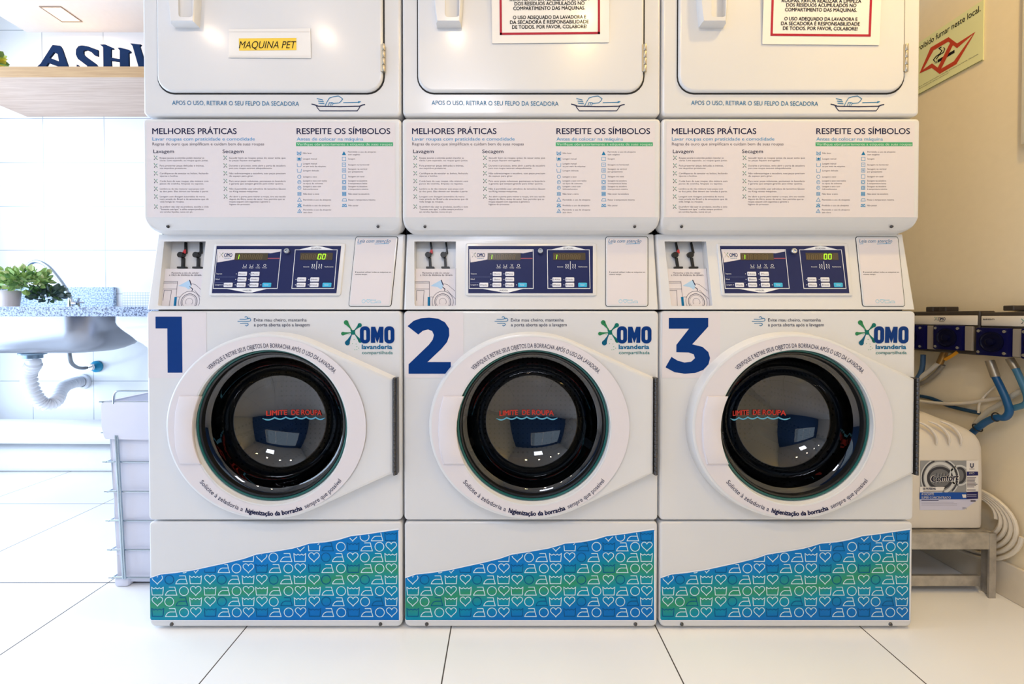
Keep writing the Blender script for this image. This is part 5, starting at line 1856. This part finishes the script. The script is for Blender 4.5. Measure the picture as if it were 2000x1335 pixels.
hose('hose', [(1803, 692, .03), (1802, 712, .03), (1798, 728, .034), (1788, 744, .04)], .0075, M('steel_blue_hose', (56, 88, 120), .35), 'short steel blue hose dropping beside machine 3')
e = empty('valve', PX(1843, 698, XR - .03), 'brass valve with a yellow lever under the far dosing box', 'valve')
vo = Vector(e.location)
part('body', e, None, lambda bm: tube(bm, [PX(1846, 686, XR - .03) - vo, PX(1835, 709, XR - .03) - vo], .0095, 12), M('brass_dark', (150, 118, 70), .35, .8))
part('lever', e, None, lambda bm: tube(bm, spline([PX(1846, 701, XR - .04) - vo, PX(1856, 696, XR - .045) - vo, PX(1871, 686, XR - .048) - vo], 4), .0062, 4), M('lever_yellow', (220, 150, 20), .4))
def tie(px, py, r, n, label, off):
    c = PX(px, py, XR - off)
    n = Vector(n).normalized()
    u = n.cross(Vector((1, 0, 0))).normalized()
    w = n.cross(u)
    pts = [c + (u * math.cos(2 * PI * i / 20) + w * math.sin(2 * PI * i / 20)) * r for i in range(21)]
    o_ = link('cable_tie', finish((lambda bm: (tube(bm, pts, .0018, 6), bm)[1])(bmesh.new()), 'cable_tie', PLASTICB))
    tag(o_, label, 'cable tie', 'black cable ties')
tie(1945, 814, .0125, (0, -1, .15), 'black cable tie round the hoses, below the bend of the blue hose', .042)
tie(1909, 835, .0125, (0, -.75, .65), 'black cable tie round the hoses, just above the jerrycan', .035)

# no smoking sign on the right wall
sa, sb = (1.3195, 1.6625, 1.665, 1.853), None
e = empty('no_smoking_sign', (XR - .001, 1.49, 1.76), 'pale green no smoking sign on the right wall beside the third dryer', 'sign')
no = Vector(e.location)
part('board', e, None, lambda bm: box(bm, -.003, .0005, 1.3195 - no.y, 1.665 - no.y, 1.6625 - no.z, 1.853 - no.z), M('sign_green', (234, 236, 182), .5), False)
def fS(px, py, d): return PX(px, py, XR - .004 - d) - no
def p_sign(p):
    S = lambda *q: [(1780 + x * .2247, y * .2247) for x, y in q]
    red = M('sign_red', (196, 62, 22), .5)
    f0 = p.f
    p.stroke(S((85, 622), (180, 425), (322, 342), (397, 398), (548, 285), (380, 545), (247, 622), (178, 570)), 7.4, red, 1, True)
    p.stroke(S((350, 380), (240, 600)), 7.0, red, 2)
    p.poly(S((375, 432), (375, 458), (228, 545), (228, 520)), BLACKP, 1)
    p.stroke(S((218, 528), (218, 550)), 1.2, BLACKP, 1)
    p.stroke(S((208, 534), (208, 552)), 1.0, BLACKP, 1)
    p.stroke(S((205, 535), (192, 520), (215, 490), (250, 465), (265, 440), (240, 420), (262, 408)), 1.8, BLACKP, 1)
    p.stroke(S((215, 515), (240, 480), (278, 455), (290, 425), (280, 410)), 1.6, BLACKP, 1)
    # lettering laid out on the wall itself: along the wall towards the camera, and up
    p.f = lambda a, b, d: Vector((-.003 - d, a, b))
    Y = lambda px, py: PX(px, py, XR).y - no.y
    y_l, y_r = 1.549 - no.y, Y(1918, 18)
    zb_ = 1.8225 - no.z
    def wall_text(t, ya, yb, zbase, cap, bold=0.0):
        q = Print(lambda u, v, d: p.f(ya + (yb - ya) * u, zbase + (-v), d), 0)
        q.lift, q.step = p.lift, p.step
        q.text(t, 0, 1, 0, cap, BLACKP, 1, bold=bold)
        k = p.m(BLACKP)
        b = len(p.v)
        p.v += q.v
        p.q += [tuple(b + i for i in f) for f in q.q]
        p.mi += [k] * len(q.q)
    wall_text('É proibido fumar neste local.', y_l, y_r, zb_, .0195, .03)
    wall_text('Lei estadual: o infrator está sujeito a sanções previstas em norma. Denuncie.', y_l, Y(1914, 110), 1.688 - no.z, .0035)
    wall_text('Em caso de descumprimento, informe a administração.', y_l - .01, y_l - .13, 1.681 - no.z, .003)
    p.f = lambda a, b, d: Vector((-.003 - d, a, b))
    p.poly([(1.3195 - no.y, 1.6625 - no.z), (1.665 - no.y, 1.6625 - no.z), (1.665 - no.y, 1.6645 - no.z), (1.3195 - no.y, 1.6645 - no.z)], M('sign_edge', (96, 92, 60), .5), 1)
    p.f = f0
printed('sign_print', e, None, fS, p_sign, 'red folded ribbon outline over a smoking cigarette')
wy = PX(1992, 283, XR - .02)
o_ = link('wall_board', finish((lambda bm: (box(bm, XR - .02, XR - .0005, wy.y - .42, wy.y, wy.z, wy.z + .6, .004, 2), bm)[1])(bmesh.new()), 'wall_board', M('board_cream', (238, 228, 204), .5)))
tag(o_, 'cream board on the right wall cut by the picture edge', 'board')
